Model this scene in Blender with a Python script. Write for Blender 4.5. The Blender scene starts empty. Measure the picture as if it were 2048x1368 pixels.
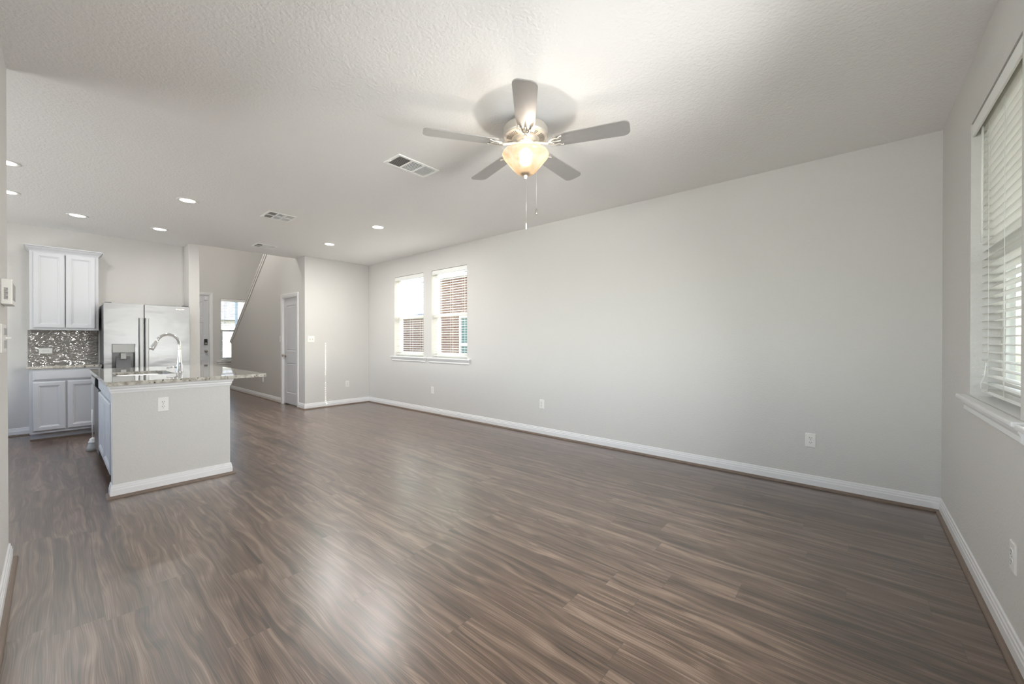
import bpy, bmesh, math, random
from mathutils import Vector, Matrix
random.seed(7)
PI = math.pi
SC = bpy.context.scene
COL = SC.collection

# ------------------------------------------------------------------ camera
YAW, PITCH, EYE = math.radians(40.778), math.radians(-0.242), 1.2353
fw = Vector((-math.sin(YAW)*math.cos(PITCH), math.cos(YAW)*math.cos(PITCH), math.sin(PITCH)))
rt = Vector((math.cos(YAW), math.sin(YAW), 0))
up = rt.cross(fw)
cam_d = bpy.data.cameras.new('camera')
cam = bpy.data.objects.new('camera', cam_d)
COL.objects.link(cam)
cam_d.sensor_width = 36.0
cam_d.lens = 792.86/2048*36.0
cam_d.clip_start = 0.02
M = Matrix((rt, up, -fw)).transposed().to_4x4()
M.translation = Vector((0, 0, EYE))
cam.matrix_world = M
SC.camera = cam

# ------------------------------------------------------------------ colour management, sky, sun, daylight
SC.view_settings.view_transform = 'Standard'
SC.view_settings.look = 'None'
SC.view_settings.exposure = 0.36
SC.view_settings.gamma = 1.0
SC.view_settings.use_curve_mapping = False
cy = SC.cycles
cy.use_denoising = True
cy.max_bounces = 12
cy.diffuse_bounces = 8
cy.glossy_bounces = 4
cy.transmission_bounces = 8
cy.transparent_max_bounces = 16
cy.sample_clamp_indirect = 10.0
cy.caustics_reflective = False
cy.caustics_refractive = False
cy.blur_glossy = 0.5

SUN_DIR = Vector((-1.05, -0.923, -1.05)).normalized()
world = bpy.data.worlds.new('sky')
SC.world = world
world.use_nodes = True
wn = world.node_tree
sky = wn.nodes.new('ShaderNodeTexSky')
sky.sky_type = 'NISHITA'
sky.sun_disc = False
sky.sun_elevation = math.radians(37.6)
sky.sun_rotation = math.radians(48.7)
sky.dust_density = 2.0
bg = wn.nodes['Background']
bg.inputs['Strength'].default_value = 0.65
wn.links.new(sky.outputs[0], bg.inputs['Color'])

def light(name, kind, energy, color=(1, 1, 1), loc=(0, 0, 0), direction=None, **kw):
    d = bpy.data.lights.new(name, kind)
    d.energy = energy
    d.color = color
    for k, v in kw.items():
        setattr(d, k, v)
    o = bpy.data.objects.new(name, d)
    COL.objects.link(o)
    o.location = loc
    if direction is not None:
        o.rotation_euler = Vector(direction).to_track_quat('-Z', 'Y').to_euler()
    return o

light('sun', 'SUN', 15.0, (1.0, 0.95, 0.86), (3, 6, 8), SUN_DIR, angle=math.radians(0.53))
# side-window daylight, plus fill lights added at unseen openings and over the foyer
P_FILL_WIDE, P_WIN_B, P_FILL_KIT, P_LED, P_FAN, P_FILL_FOYER = 150.0, 58.0, 165.0, 4.2, 12.0, 58.0
light('fill_wide_opening', 'AREA', P_FILL_WIDE, (1.0, 0.995, 0.985), (-1.60, -2.9, 1.50), (0, 1, 0.0),
      shape='RECTANGLE', size=3.8, size_y=1.2)  # room fill, added behind an opening made for it
light('daylight_side_window', 'AREA', P_WIN_B, (1.0, 0.995, 0.985), (0.66, 1.737, 1.55), (-1, 0, -0.22),
      shape='RECTANGLE', size=0.82, size_y=1.3, spread=math.radians(120))
light('fill_kitchen_opening', 'AREA', P_FILL_KIT, (1.0, 0.995, 0.985), (-5.6, -4.6, 0.75), (0, 1, 0.30),
      shape='RECTANGLE', size=3.6, size_y=1.8)  # upward kitchen fill, added outside an invented opening
light('fill_foyer_disk', 'AREA', P_FILL_FOYER, (1.0, 0.97, 0.92), (-9.8, 1.85, 5.25), (0, 0, -1), shape='DISK', size=0.5)  # unseen disk added to brighten the foyer

# ------------------------------------------------------------------ key dimensions (metres)
H = 2.74            # ceiling
R = 0.479           # right wall face
W = 4.169           # long wall face
L = -7.404          # end wall face
YE = 2.936          # stair wall face
LWX, LWY = -3.566, -0.163   # corner of the wall beside the camera
XK = -8.175         # kitchen wall face
PX = -7.815         # end of the partition beside the fridge
XF = -12.7          # foyer front wall
EDGE = -7.80        # edge of the ceiling towards the foyer
HT = 5.4            # foyer ceiling

# ------------------------------------------------------------------ materials
def new_mat(name):
    m = bpy.data.materials.new(name)
    m.use_nodes = True
    nt = m.node_tree
    b = nt.nodes['Principled BSDF']
    return m, nt, b

def simple(name, col, rough=0.5, metal=0.0, spec=0.5, bump=None, var=None, emit=None):
    """plain procedural material; bump=(scale, strength, distance), var=(scale, amount)"""
    m, nt, b = new_mat(name)
    b.inputs['Base Color'].default_value = (*col, 1)
    b.inputs['Roughness'].default_value = rough
    b.inputs['Metallic'].default_value = metal
    b.inputs['Specular IOR Level'].default_value = spec
    tc = nt.nodes.new('ShaderNodeTexCoord')
    if var:
        n = nt.nodes.new('ShaderNodeTexNoise')
        n.inputs['Scale'].default_value = var[0]
        n.inputs['Detail'].default_value = 4
        nt.links.new(tc.outputs['Object'], n.inputs['Vector'])
        mx = nt.nodes.new('ShaderNodeMix')
        mx.data_type = 'RGBA'
        mx.inputs[6].default_value = (*[c*(1-var[1]) for c in col], 1)
        mx.inputs[7].default_value = (*[min(1, c*(1+var[1])) for c in col], 1)
        nt.links.new(n.outputs['Fac'], mx.inputs[0])
        nt.links.new(mx.outputs[2], b.inputs['Base Color'])
    if bump:
        n = nt.nodes.new('ShaderNodeTexNoise')
        n.inputs['Scale'].default_value = bump[0]
        n.inputs['Detail'].default_value = 3
        nt.links.new(tc.outputs['Object'], n.inputs['Vector'])
        bp = nt.nodes.new('ShaderNodeBump')
        bp.inputs['Strength'].default_value = bump[1]
        bp.inputs['Distance'].default_value = bump[2]
        nt.links.new(n.outputs['Fac'], bp.inputs['Height'])
        nt.links.new(bp.outputs[0], b.inputs['Normal'])
    if emit:
        b.inputs['Emission Color'].default_value = (*emit[0], 1)
        b.inputs['Emission Strength'].default_value = emit[1]
    return m

MAT = {}
MAT['wall'] = simple('wall_paint', (0.650, 0.638, 0.619), 0.75, spec=0.3, bump=(95, 0.6, 0.004))
MAT['ceiling'] = simple('ceiling_paint', (0.885, 0.882, 0.876), 0.85, spec=0.2, bump=(60, 0.7, 0.006))
MAT['trim'] = simple('trim_paint', (0.80, 0.80, 0.81), 0.35)
MAT['door'] = simple('door_paint', (0.66, 0.67, 0.70), 0.4)
MAT['cabinet'] = simple('cabinet_paint', (0.545, 0.555, 0.58), 0.38)
MAT['blind'] = simple('blind_white', (0.84, 0.845, 0.82), 0.45)
MAT['vinyl'] = simple('window_vinyl', (0.80, 0.79, 0.75), 0.4)
MAT['plastic'] = simple('white_plastic', (0.82, 0.81, 0.78), 0.35)
MAT['slot'] = simple('dark_slot', (0.03, 0.03, 0.03), 0.6)
MAT['greyplastic'] = simple('grey_plastic', (0.38, 0.38, 0.37), 0.45)
MAT['black'] = simple('black_plastic', (0.008, 0.008, 0.009), 0.30)
MAT['darkgrey'] = simple('dark_grey_metal', (0.12, 0.12, 0.125), 0.4, 0.3)
MAT['chrome'] = simple('chrome', (0.80, 0.80, 0.81), 0.08, 1.0)
MAT['nickel'] = simple('brushed_nickel', (0.50, 0.47, 0.43), 0.30, 1.0)
MAT['fanmetal'] = simple('fan_brushed_nickel', (0.66, 0.62, 0.56), 0.42, 0.65)
MAT['blade'] = simple('fan_blade_silver', (0.44, 0.425, 0.415), 0.34, 0.55, var=(30, 0.05))
MAT['vent'] = simple('vent_enamel', (0.95, 0.95, 0.94), 0.4)
MAT['ventshade'] = simple('duct_shade', (0.10, 0.095, 0.09), 0.8)
MAT['lens'] = simple('led_lens', (0.9, 0.9, 0.88), 0.5, emit=((1.0, 0.98, 0.94), 9.0))
MAT['bulb'] = simple('warm_bulb', (1, 1, 1), 0.5, emit=((1.0, 0.80, 0.52), 14.0))
MAT['handlesteel'] = simple('handle_steel', (0.52, 0.52, 0.52), 0.38, 0.9)
MAT['steelsink'] = simple('sink_steel', (0.45, 0.44, 0.43), 0.35, 0.9)
MAT['concrete'] = simple('patio_concrete', (0.45, 0.44, 0.42), 0.8, var=(4, 0.1))
MAT['roofing'] = simple('roof_shingle', (0.20, 0.21, 0.25), 0.9, var=(8, 0.2))
MAT['siding'] = simple('pale_siding', (0.62, 0.60, 0.57), 0.7)
MAT['fence'] = simple('cedar_fence', (0.42, 0.34, 0.27), 0.8, var=(6, 0.2))
MAT['tealglass'] = simple('far_window_glass', (0.06, 0.14, 0.15), 0.12)
MAT['lawn'] = simple('lawn_green', (0.085, 0.092, 0.055), 0.9, var=(3, 0.35))
MAT['foliage'] = simple('hedge_green', (0.10, 0.15, 0.06), 0.8, bump=(12, 1, 0.1), var=(9, 0.5))
MAT['beigeedge'] = simple('drywall_edge_paint', (0.76, 0.75, 0.73), 0.75, spec=0.3)

# stainless steel with a slow waviness
m, nt, b = new_mat('stainless_steel')
b.inputs['Base Color'].default_value = (0.235, 0.235, 0.238, 1)
b.inputs['Metallic'].default_value = 1.0
b.inputs['Roughness'].default_value = 0.37
tc = nt.nodes.new('ShaderNodeTexCoord')
mp = nt.nodes.new('ShaderNodeMapping')
mp.inputs['Scale'].default_value = (1, 1.3, 3.2)
nz = nt.nodes.new('ShaderNodeTexNoise')
nz.inputs['Scale'].default_value = 2.2
nz.inputs['Detail'].default_value = 2
bp = nt.nodes.new('ShaderNodeBump')
bp.inputs['Strength'].default_value = 0.35
bp.inputs['Distance'].default_value = 0.02
nt.links.new(tc.outputs['Object'], mp.inputs[0])
nt.links.new(mp.outputs[0], nz.inputs['Vector'])
nt.links.new(nz.outputs['Fac'], bp.inputs['Height'])
nt.links.new(bp.outputs[0], b.inputs['Normal'])
MAT['steel'] = m

# thin window glass: mostly clear, with a Fresnel reflection
m, nt, b = new_mat('window_glass')
nt.nodes.remove(b)
out = nt.nodes['Material Output']
tr = nt.nodes.new('ShaderNodeBsdfTransparent')
tr.inputs[0].default_value = (0.94, 0.96, 0.95, 1)
gl = nt.nodes.new('ShaderNodeBsdfGlossy')
gl.inputs['Roughness'].default_value = 0.02
fr = nt.nodes.new('ShaderNodeLayerWeight')
pw = nt.nodes.new('ShaderNodeMath'); pw.operation = 'POWER'; pw.inputs[1].default_value = 5.0
ma = nt.nodes.new('ShaderNodeMath'); ma.operation = 'MULTIPLY_ADD'; ma.inputs[1].default_value = 0.5; ma.inputs[2].default_value = 0.03
nt.links.new(fr.outputs['Facing'], pw.inputs[0])
nt.links.new(pw.outputs[0], ma.inputs[0])
mx = nt.nodes.new('ShaderNodeMixShader')
nt.links.new(ma.outputs[0], mx.inputs[0])
nt.links.new(tr.outputs[0], mx.inputs[1])
nt.links.new(gl.outputs[0], mx.inputs[2])
nt.links.new(mx.outputs[0], out.inputs[0])
MAT['glass'] = m

# frosted alabaster lamp bowl: lit from the bulb inside
m, nt, b = new_mat('alabaster_glass')
out = nt.nodes['Material Output']
tc = nt.nodes.new('ShaderNodeTexCoord')
nz = nt.nodes.new('ShaderNodeTexNoise')
nz.inputs['Scale'].default_value = 9
nz.inputs['Detail'].default_value = 4
nz.inputs['Distortion'].default_value = 1.5
nt.links.new(tc.outputs['Object'], nz.inputs['Vector'])
cr = nt.nodes.new('ShaderNodeValToRGB')
cr.color_ramp.elements[0].position = 0.35
cr.color_ramp.elements[0].color = (0.78, 0.62, 0.44, 1)
cr.color_ramp.elements[1].position = 0.65
cr.color_ramp.elements[1].color = (0.97, 0.90, 0.78, 1)
nt.links.new(nz.outputs['Fac'], cr.inputs[0])
tl = nt.nodes.new('ShaderNodeBsdfTranslucent')
df = nt.nodes.new('ShaderNodeBsdfDiffuse')
tp = nt.nodes.new('ShaderNodeBsdfRefraction')
tp.inputs['IOR'].default_value = 1.18
tp.inputs['Roughness'].default_value = 0.62
gl = nt.nodes.new('ShaderNodeBsdfGlossy')
gl.inputs['Roughness'].default_value = 0.2
dm = nt.nodes.new('ShaderNodeMix'); dm.data_type = 'RGBA'; dm.blend_type = 'MULTIPLY'
dm.inputs[0].default_value = 1.0
dm.inputs[7].default_value = (0.13, 0.12, 0.108, 1)
nt.links.new(cr.outputs[0], dm.inputs[6])
nt.links.new(dm.outputs[2], tl.inputs[0])
nt.links.new(cr.outputs[0], df.inputs[0])
nt.links.new(cr.outputs[0], tp.inputs[0])
a1 = nt.nodes.new('ShaderNodeMixShader'); a1.inputs[0].default_value = 0.35
a2 = nt.nodes.new('ShaderNodeMixShader'); a2.inputs[0].default_value = 0.30
a3 = nt.nodes.new('ShaderNodeMixShader'); a3.inputs[0].default_value = 0.06
nt.links.new(tl.outputs[0], a1.inputs[1]); nt.links.new(df.outputs[0], a1.inputs[2])
nt.links.new(a1.outputs[0], a2.inputs[1]); nt.links.new(tp.outputs[0], a2.inputs[2])
nt.links.new(a2.outputs[0], a3.inputs[1]); nt.links.new(gl.outputs[0], a3.inputs[2])
nt.links.new(a3.outputs[0], out.inputs[0])
MAT['bowl'] = m

# granite
m, nt, b = new_mat('speckled_granite')
tc = nt.nodes.new('ShaderNodeTexCoord')
n1 = nt.nodes.new('ShaderNodeTexNoise'); n1.inputs['Scale'].default_value = 28; n1.inputs['Detail'].default_value = 6
v1 = nt.nodes.new('ShaderNodeTexVoronoi'); v1.inputs['Scale'].default_value = 75
v2 = nt.nodes.new('ShaderNodeTexNoise'); v2.inputs['Scale'].default_value = 60; v2.inputs['Detail'].default_value = 2
n3 = nt.nodes.new('ShaderNodeTexNoise'); n3.inputs['Scale'].default_value = 6; n3.inputs['Detail'].default_value = 3
for n in (n1, v1, v2, n3):
    nt.links.new(tc.outputs['Object'], n.inputs['Vector'])
r1 = nt.nodes.new('ShaderNodeValToRGB')
r1.color_ramp.elements[0].position = 0.32; r1.color_ramp.elements[0].color = (0.30, 0.27, 0.23, 1)
r1.color_ramp.elements[1].position = 0.62; r1.color_ramp.elements[1].color = (0.62, 0.59, 0.53, 1)
nt.links.new(n1.outputs['Fac'], r1.inputs[0])
r2 = nt.nodes.new('ShaderNodeValToRGB')
r2.color_ramp.elements[0].position = 0.60; r2.color_ramp.elements[0].color = (0, 0, 0, 1)
r2.color_ramp.elements[1].position = 0.70; r2.color_ramp.elements[1].color = (1, 1, 1, 1)
nt.links.new(v2.outputs['Fac'], r2.inputs[0])
mx = nt.nodes.new('ShaderNodeMix'); mx.data_type = 'RGBA'
mx.inputs[7].default_value = (0.045, 0.035, 0.03, 1)
nt.links.new(r2.outputs[0], mx.inputs[0])
nt.links.new(r1.outputs[0], mx.inputs[6])
nt.links.new(mx.outputs[2], b.inputs['Base Color'])
b.inputs['Roughness'].default_value = 0.06
b.inputs['Specular IOR Level'].default_value = 0.85
b.inputs['Coat Weight'].default_value = 0.6
b.inputs['Coat Roughness'].default_value = 0.02
MAT['granite'] = m

def math_node(nt, op, a=None, b=None, c=None):
    n = nt.nodes.new('ShaderNodeMath')
    n.operation = op
    for i, v in enumerate((a, b, c)):
        if v is None:
            continue
        if isinstance(v, (int, float)):
            n.inputs[i].default_value = v
        else:
            nt.links.new(v, n.inputs[i])
    return n.outputs[0]

def combine(nt, x, y, z):
    n = nt.nodes.new('ShaderNodeCombineXYZ')
    for i, v in enumerate((x, y, z)):
        if isinstance(v, (int, float)):
            n.inputs[i].default_value = v
        else:
            nt.links.new(v, n.inputs[i])
    return n.outputs[0]

# wavy glazed backsplash tile (running bond, 305 x 76 mm)
m, nt, b = new_mat('glazed_tile')
tc = nt.nodes.new('ShaderNodeTexCoord')
sp = nt.nodes.new('ShaderNodeSeparateXYZ')
nt.links.new(tc.outputs['Object'], sp.inputs[0])
vec = combine(nt, sp.outputs['Y'], sp.outputs['Z'], 0.0)
bk = nt.nodes.new('ShaderNodeTexBrick')
bk.offset = 0.5
bk.inputs['Scale'].default_value = 1.0
bk.inputs['Brick Width'].default_value = 0.305
bk.inputs['Row Height'].default_value = 0.0762
bk.inputs['Mortar Size'].default_value = 0.0016
bk.inputs['Color1'].default_value = (0.20, 0.185, 0.165, 1)
bk.inputs['Color2'].default_value = (0.235, 0.215, 0.195, 1)
bk.inputs['Mortar'].default_value = (0.36, 0.34, 0.31, 1)
nt.links.new(vec, bk.inputs['Vector'])
nt.links.new(bk.outputs['Color'], b.inputs['Base Color'])
row = math_node(nt, 'FLOOR', math_node(nt, 'DIVIDE', sp.outputs['Z'], 0.0762))
wv = combine(nt, math_node(nt, 'MULTIPLY', sp.outputs['Y'], 8.0), math_node(nt, 'MULTIPLY', sp.outputs['Z'], 17.0),
             math_node(nt, 'MULTIPLY', math_node(nt, 'MODULO', row, 3.0), 3.7))
nz = nt.nodes.new('ShaderNodeTexNoise')
nz.inputs['Scale'].default_value = 1.5
nz.inputs['Detail'].default_value = 1.5
nz.inputs['Distortion'].default_value = 0.8
nt.links.new(wv, nz.inputs['Vector'])
bp = nt.nodes.new('ShaderNodeBump')
bp.inputs['Strength'].default_value = 1.0
bp.inputs['Distance'].default_value = 0.022
nt.links.new(nz.outputs['Fac'], bp.inputs['Height'])
bp2 = nt.nodes.new('ShaderNodeBump')
bp2.invert = True
bp2.inputs['Strength'].default_value = 0.7
bp2.inputs['Distance'].default_value = 0.002
nt.links.new(bk.outputs['Fac'], bp2.inputs['Height'])
nt.links.new(bp.outputs[0], bp2.inputs['Normal'])
nt.links.new(bp2.outputs[0], b.inputs['Normal'])
b.inputs['Roughness'].default_value = 0.05
b.inputs['IOR'].default_value = 2.0
b.inputs['Coat Weight'].default_value = 1.0
b.inputs['Coat IOR'].default_value = 1.8
b.inputs['Coat Roughness'].default_value = 0.03
nt.links.new(bp2.outputs[0], b.inputs['Coat Normal'])
MAT['tile'] = m

# brick for the house next door
m, nt, b = new_mat('red_brown_brick')
tc = nt.nodes.new('ShaderNodeTexCoord')
sp = nt.nodes.new('ShaderNodeSeparateXYZ')
nt.links.new(tc.outputs['Object'], sp.inputs[0])
vec = combine(nt, sp.outputs['X'], sp.outputs['Z'], 0.0)
bk = nt.nodes.new('ShaderNodeTexBrick')
bk.inputs['Scale'].default_value = 1.0
bk.inputs['Brick Width'].default_value = 0.21
bk.inputs['Row Height'].default_value = 0.075
bk.inputs['Mortar Size'].default_value = 0.006
bk.inputs['Color1'].default_value = (0.15, 0.088, 0.068, 1)
bk.inputs['Color2'].default_value = (0.21, 0.14, 0.115, 1)
bk.inputs['Mortar'].default_value = (0.29, 0.27, 0.25, 1)
nt.links.new(vec, bk.inputs['Vector'])
nt.links.new(bk.outputs['Color'], b.inputs['Base Color'])
b.inputs['Roughness'].default_value = 0.85
MAT['brick'] = m

# walnut-look vinyl planks running along X
def plank_material():
    m, nt, b = new_mat('walnut_vinyl_plank')
    PW, PL = 0.152, 1.22
    tc = nt.nodes.new('ShaderNodeTexCoord')
    sp = nt.nodes.new('ShaderNodeSeparateXYZ')
    nt.links.new(tc.outputs['Object'], sp.inputs[0])
    X, Y = sp.outputs['X'], sp.outputs['Y']
    yr = math_node(nt, 'DIVIDE', Y, PW)
    row = math_node(nt, 'FLOOR', yr)
    fy = math_node(nt, 'FRACT', yr)
    wn1 = nt.nodes.new('ShaderNodeTexWhiteNoise'); wn1.noise_dimensions = '1D'
    nt.links.new(row, wn1.inputs['W'])
    xr = math_node(nt, 'ADD', math_node(nt, 'DIVIDE', X, PL), math_node(nt, 'MULTIPLY', wn1.outputs['Value'], 7.0))
    idx = math_node(nt, 'FLOOR', xr)
    fx = math_node(nt, 'FRACT', xr)
    wn2 = nt.nodes.new('ShaderNodeTexWhiteNoise'); wn2.noise_dimensions = '2D'
    nt.links.new(combine(nt, row, idx, 0.0), wn2.inputs['Vector'])
    rnd = wn2.outputs['Value']
    rs = math_node(nt, 'MULTIPLY', rnd, 37.0)
    # warp for cathedral figure
    nw = nt.nodes.new('ShaderNodeTexNoise'); nw.inputs['Scale'].default_value = 1.0; nw.inputs['Detail'].default_value = 2.0
    nt.links.new(combine(nt, math_node(nt, 'MULTIPLY', X, 1.25), math_node(nt, 'MULTIPLY', Y, 7.5), rs), nw.inputs['Vector'])
    warp = math_node(nt, 'SUBTRACT', nw.outputs['Fac'], 0.5)
    # growth rings: contour lines of the warped height field
    ring_in = math_node(nt, 'ADD', math_node(nt, 'MULTIPLY', Y, 26.0), math_node(nt, 'MULTIPLY', warp, 20.0))
    ring = math_node(nt, 'MULTIPLY_ADD', math_node(nt, 'SINE', math_node(nt, 'MULTIPLY', ring_in, 2.3)), 0.5, 0.5)
    # broad streaks of sapwood / heartwood
    nb = nt.nodes.new('ShaderNodeTexNoise'); nb.inputs['Scale'].default_value = 1.0; nb.inputs['Detail'].default_value = 3.0
    nt.links.new(combine(nt, math_node(nt, 'MULTIPLY', X, 0.6),
                         math_node(nt, 'ADD', math_node(nt, 'MULTIPLY', Y, 24.0), math_node(nt, 'MULTIPLY', warp, 3.0)), rs), nb.inputs['Vector'])
    # fine pores
    nf = nt.nodes.new('ShaderNodeTexNoise'); nf.inputs['Scale'].default_value = 1.0; nf.inputs['Detail'].default_value = 3.0
    nt.links.new(combine(nt, math_node(nt, 'MULTIPLY', X, 3.0),
                         math_node(nt, 'ADD', math_node(nt, 'MULTIPLY', Y, 300.0), math_node(nt, 'MULTIPLY', warp, 30.0)), rs), nf.inputs['Vector'])
    t = math_node(nt, 'MULTIPLY', nb.outputs['Fac'], 1.10)
    t = math_node(nt, 'ADD', t, math_node(nt, 'MULTIPLY', math_node(nt, 'SUBTRACT', ring, 0.5), 0.19))
    t = math_node(nt, 'ADD', t, math_node(nt, 'MULTIPLY', math_node(nt, 'SUBTRACT', nf.outputs['Fac'], 0.5), 1.15))
    t = math_node(nt, 'ADD', t, math_node(nt, 'MULTIPLY', math_node(nt, 'SUBTRACT', rnd, 0.5), 0.10))
    cr = nt.nodes.new('ShaderNodeValToRGB')
    e = cr.color_ramp.elements
    e[0].position = 0.18; e[0].color = (0.034, 0.0205, 0.0135, 1)
    e[1].position = 0.92; e[1].color = (0.27, 0.190, 0.142, 1)
    k = cr.color_ramp.elements.new(0.50); k.color = (0.106, 0.065, 0.0445, 1)
    k = cr.color_ramp.elements.new(0.66); k.color = (0.152, 0.099, 0.071, 1)
    nt.links.new(t, cr.inputs[0])
    # seams
    ey = math_node(nt, 'MULTIPLY', math_node(nt, 'MINIMUM', fy, math_node(nt, 'SUBTRACT', 1.0, fy)), PW)
    ex = math_node(nt, 'MULTIPLY', math_node(nt, 'MINIMUM', fx, math_node(nt, 'SUBTRACT', 1.0, fx)), PL)
    seam = math_node(nt, 'LESS_THAN', math_node(nt, 'MINIMUM', ex, ey), 0.0011)
    mx = nt.nodes.new('ShaderNodeMix'); mx.data_type = 'RGBA'
    mx.inputs[7].default_value = (0.045, 0.035, 0.03, 1)
    nt.links.new(math_node(nt, 'MULTIPLY', seam, 0.6), mx.inputs[0])
    nt.links.new(cr.outputs[0], mx.inputs[6])
    nt.links.new(mx.outputs[2], b.inputs['Base Color'])
    rg = math_node(nt, 'MULTIPLY_ADD', nf.outputs['Fac'], 0.08, 0.30)
    nt.links.new(rg, b.inputs['Roughness'])
    b.inputs['Specular IOR Level'].default_value = 0.5
    b.inputs['Coat Weight'].default_value = 0.8
    b.inputs['Coat IOR'].default_value = 1.6
    b.inputs['Coat Roughness'].default_value = 0.29
    bp = nt.nodes.new('ShaderNodeBump')
    bp.inputs['Strength'].default_value = 0.12
    bp.inputs['Distance'].default_value = 0.001
    nt.links.new(math_node(nt, 'SUBTRACT', nf.outputs['Fac'], seam), bp.inputs['Height'])
    nt.links.new(bp.outputs[0], b.inputs['Normal'])
    return m
MAT['floor'] = plank_material()
MAT['shoe'] = simple('shoe_mould_brown', (0.19, 0.14, 0.108), 0.4, var=(18, 0.12))

# ------------------------------------------------------------------ mesh building
class MB:
    """collects faces (optionally with several materials) and links them as one mesh object"""
    def __init__(self):
        self.v, self.f, self.mi, self.sm = [], [], [], []

    def add(self, verts, faces, mi=0, smooth=False, M=None):
        n = len(self.v)
        for p in verts:
            p = Vector(p)
            self.v.append(M @ p if M is not None else p)
        for f in faces:
            self.f.append([n+i for i in f])
            self.mi.append(mi)
            self.sm.append(smooth)
        return self

    def box(self, x0, x1, y0, y1, z0, z1, mi=0, M=None, skip=''):
        x0, x1 = min(x0, x1), max(x0, x1); y0, y1 = min(y0, y1), max(y0, y1); z0, z1 = min(z0, z1), max(z0, z1)
        v = [(x0, y0, z0), (x1, y0, z0), (x1, y1, z0), (x0, y1, z0), (x0, y0, z1), (x1, y0, z1), (x1, y1, z1), (x0, y1, z1)]
        f = [(0, 3, 2, 1), (4, 5, 6, 7), (0, 1, 5, 4), (1, 2, 6, 5), (2, 3, 7, 6), (3, 0, 4, 7)]
        return self.add(v, f, mi, False, M)

    def loops(self, loops, mi=0, smooth=False, cap0=True, cap1=True, closed=True, M=None):
        """skin a list of equally long vertex loops"""
        n = len(loops[0]); v = [p for l in loops for p in l]; f = []
        rng = n if closed else n-1
        for a in range(len(loops)-1):
            for i in range(rng):
                j = (i+1) % n
                f.append((a*n+i, a*n+j, (a+1)*n+j, (a+1)*n+i))
        if cap0: f.append(tuple(reversed(range(n))))
        if cap1: f.append(tuple((len(loops)-1)*n+i for i in range(n)))
        return self.add(v, f, mi, smooth, M)

    def lathe(self, prof, seg=32, c=(0, 0, 0), mi=0, smooth=True, cap0=False, cap1=False, M=None):
        L_ = []
        for r, z in prof:
            L_.append([(c[0]+r*math.cos(2*PI*i/seg), c[1]+r*math.sin(2*PI*i/seg), c[2]+z) for i in range(seg)])
        return self.loops(L_, mi, smooth, cap0, cap1, True, M)

    def tube(self, pts, r, seg=10, mi=0, smooth=True, M=None):
        pts = [Vector(p) for p in pts]
        rs = r if isinstance(r, (list, tuple)) else [r]*len(pts)
        ref = None; L_ = []
        for i, p in enumerate(pts):
            d = (pts[min(i+1, len(pts)-1)]-pts[max(i-1, 0)]).normalized()
            if ref is None:
                ref = Vector((0, 0, 1)) if abs(d.z) < 0.9 else Vector((1, 0, 0))
            s = d.cross(ref).normalized(); ref = s.cross(d).normalized()
            L_.append([tuple(p+(s*math.cos(2*PI*k/seg)+ref*math.sin(2*PI*k/seg))*rs[i]) for k in range(seg)])
        return self.loops(L_, mi, smooth, True, True, True, M)

    def prism(self, poly, axis, a, b, mi=0, M=None):
        """extrude a 2D polygon along an axis (0: poly is (y,z); 1: (x,z); 2: (x,y))"""
        def P(q, t):
            return {0: (t, q[0], q[1]), 1: (q[0], t, q[1]), 2: (q[0], q[1], t)}[axis]
        return self.loops([[P(q, a) for q in poly], [P(q, b) for q in poly]], mi, False, True, True, True, M)

    def sweep(self, path, prof, side=1, closed_prof=True, mi=0):
        """sweep a (offset, z) profile along a plan polyline with mitred corners; side=+1 offsets to the path's left"""
        P = [Vector((p[0], p[1])) for p in path]
        mit = []
        for i, p in enumerate(P):
            ns = []
            if i > 0: d = (P[i]-P[i-1]).normalized(); ns.append(Vector((-d.y, d.x))*side)
            if i < len(P)-1: d = (P[i+1]-P[i]).normalized(); ns.append(Vector((-d.y, d.x))*side)
            if len(ns) == 2:
                q = (ns[0]+ns[1]).normalized(); q = q/max(0.2, q.dot(ns[0]))
            else:
                q = ns[0]
            mit.append(q)
        L_ = [[(p.x+m_.x*o, p.y+m_.y*o, z) for o, z in prof] for p, m_ in zip(P, mit)]
        return self.loops(L_, mi, False, True, True, True)

    def build(self, name, mats, parent=None, bevel=0.0, loc=None):
        me = bpy.data.meshes.new(name)
        off = Vector((0, 0, 0))
        if parent is not None and 'at' in parent.keys():
            off = Vector(parent['at'])
        elif parent is None and loc is not None:
            off = Vector(loc)
        me.from_pydata([tuple(p-off) for p in self.v], [], self.f)
        if not isinstance(mats, (list, tuple)): mats = [mats]
        for k in mats: me.materials.append(MAT[k])
        for p, mi, s in zip(me.polygons, self.mi, self.sm):
            p.material_index = mi; p.use_smooth = s
        bm = bmesh.new(); bm.from_mesh(me)
        bmesh.ops.remove_doubles(bm, verts=bm.verts, dist=1e-6)
        bmesh.ops.recalc_face_normals(bm, faces=bm.faces)
        bm.to_mesh(me); bm.free()
        o = bpy.data.objects.new(name, me)
        COL.objects.link(o)
        if parent is not None:
            o.parent = parent
            if 'at' in parent.keys(): o['at'] = parent['at']
        elif loc is not None:
            o.location = loc
        if bevel:
            md = o.modifiers.new('soft_edges', 'BEVEL')
            md.width = bevel; md.segments = 2; md.limit_method = 'ANGLE'; md.angle_limit = math.radians(40)
        return o

def tag(o, label, cat, group=None, kind=None):
    o['label'] = label; o['category'] = cat
    if group: o['group'] = group
    if kind: o['kind'] = kind
    return o

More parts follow.
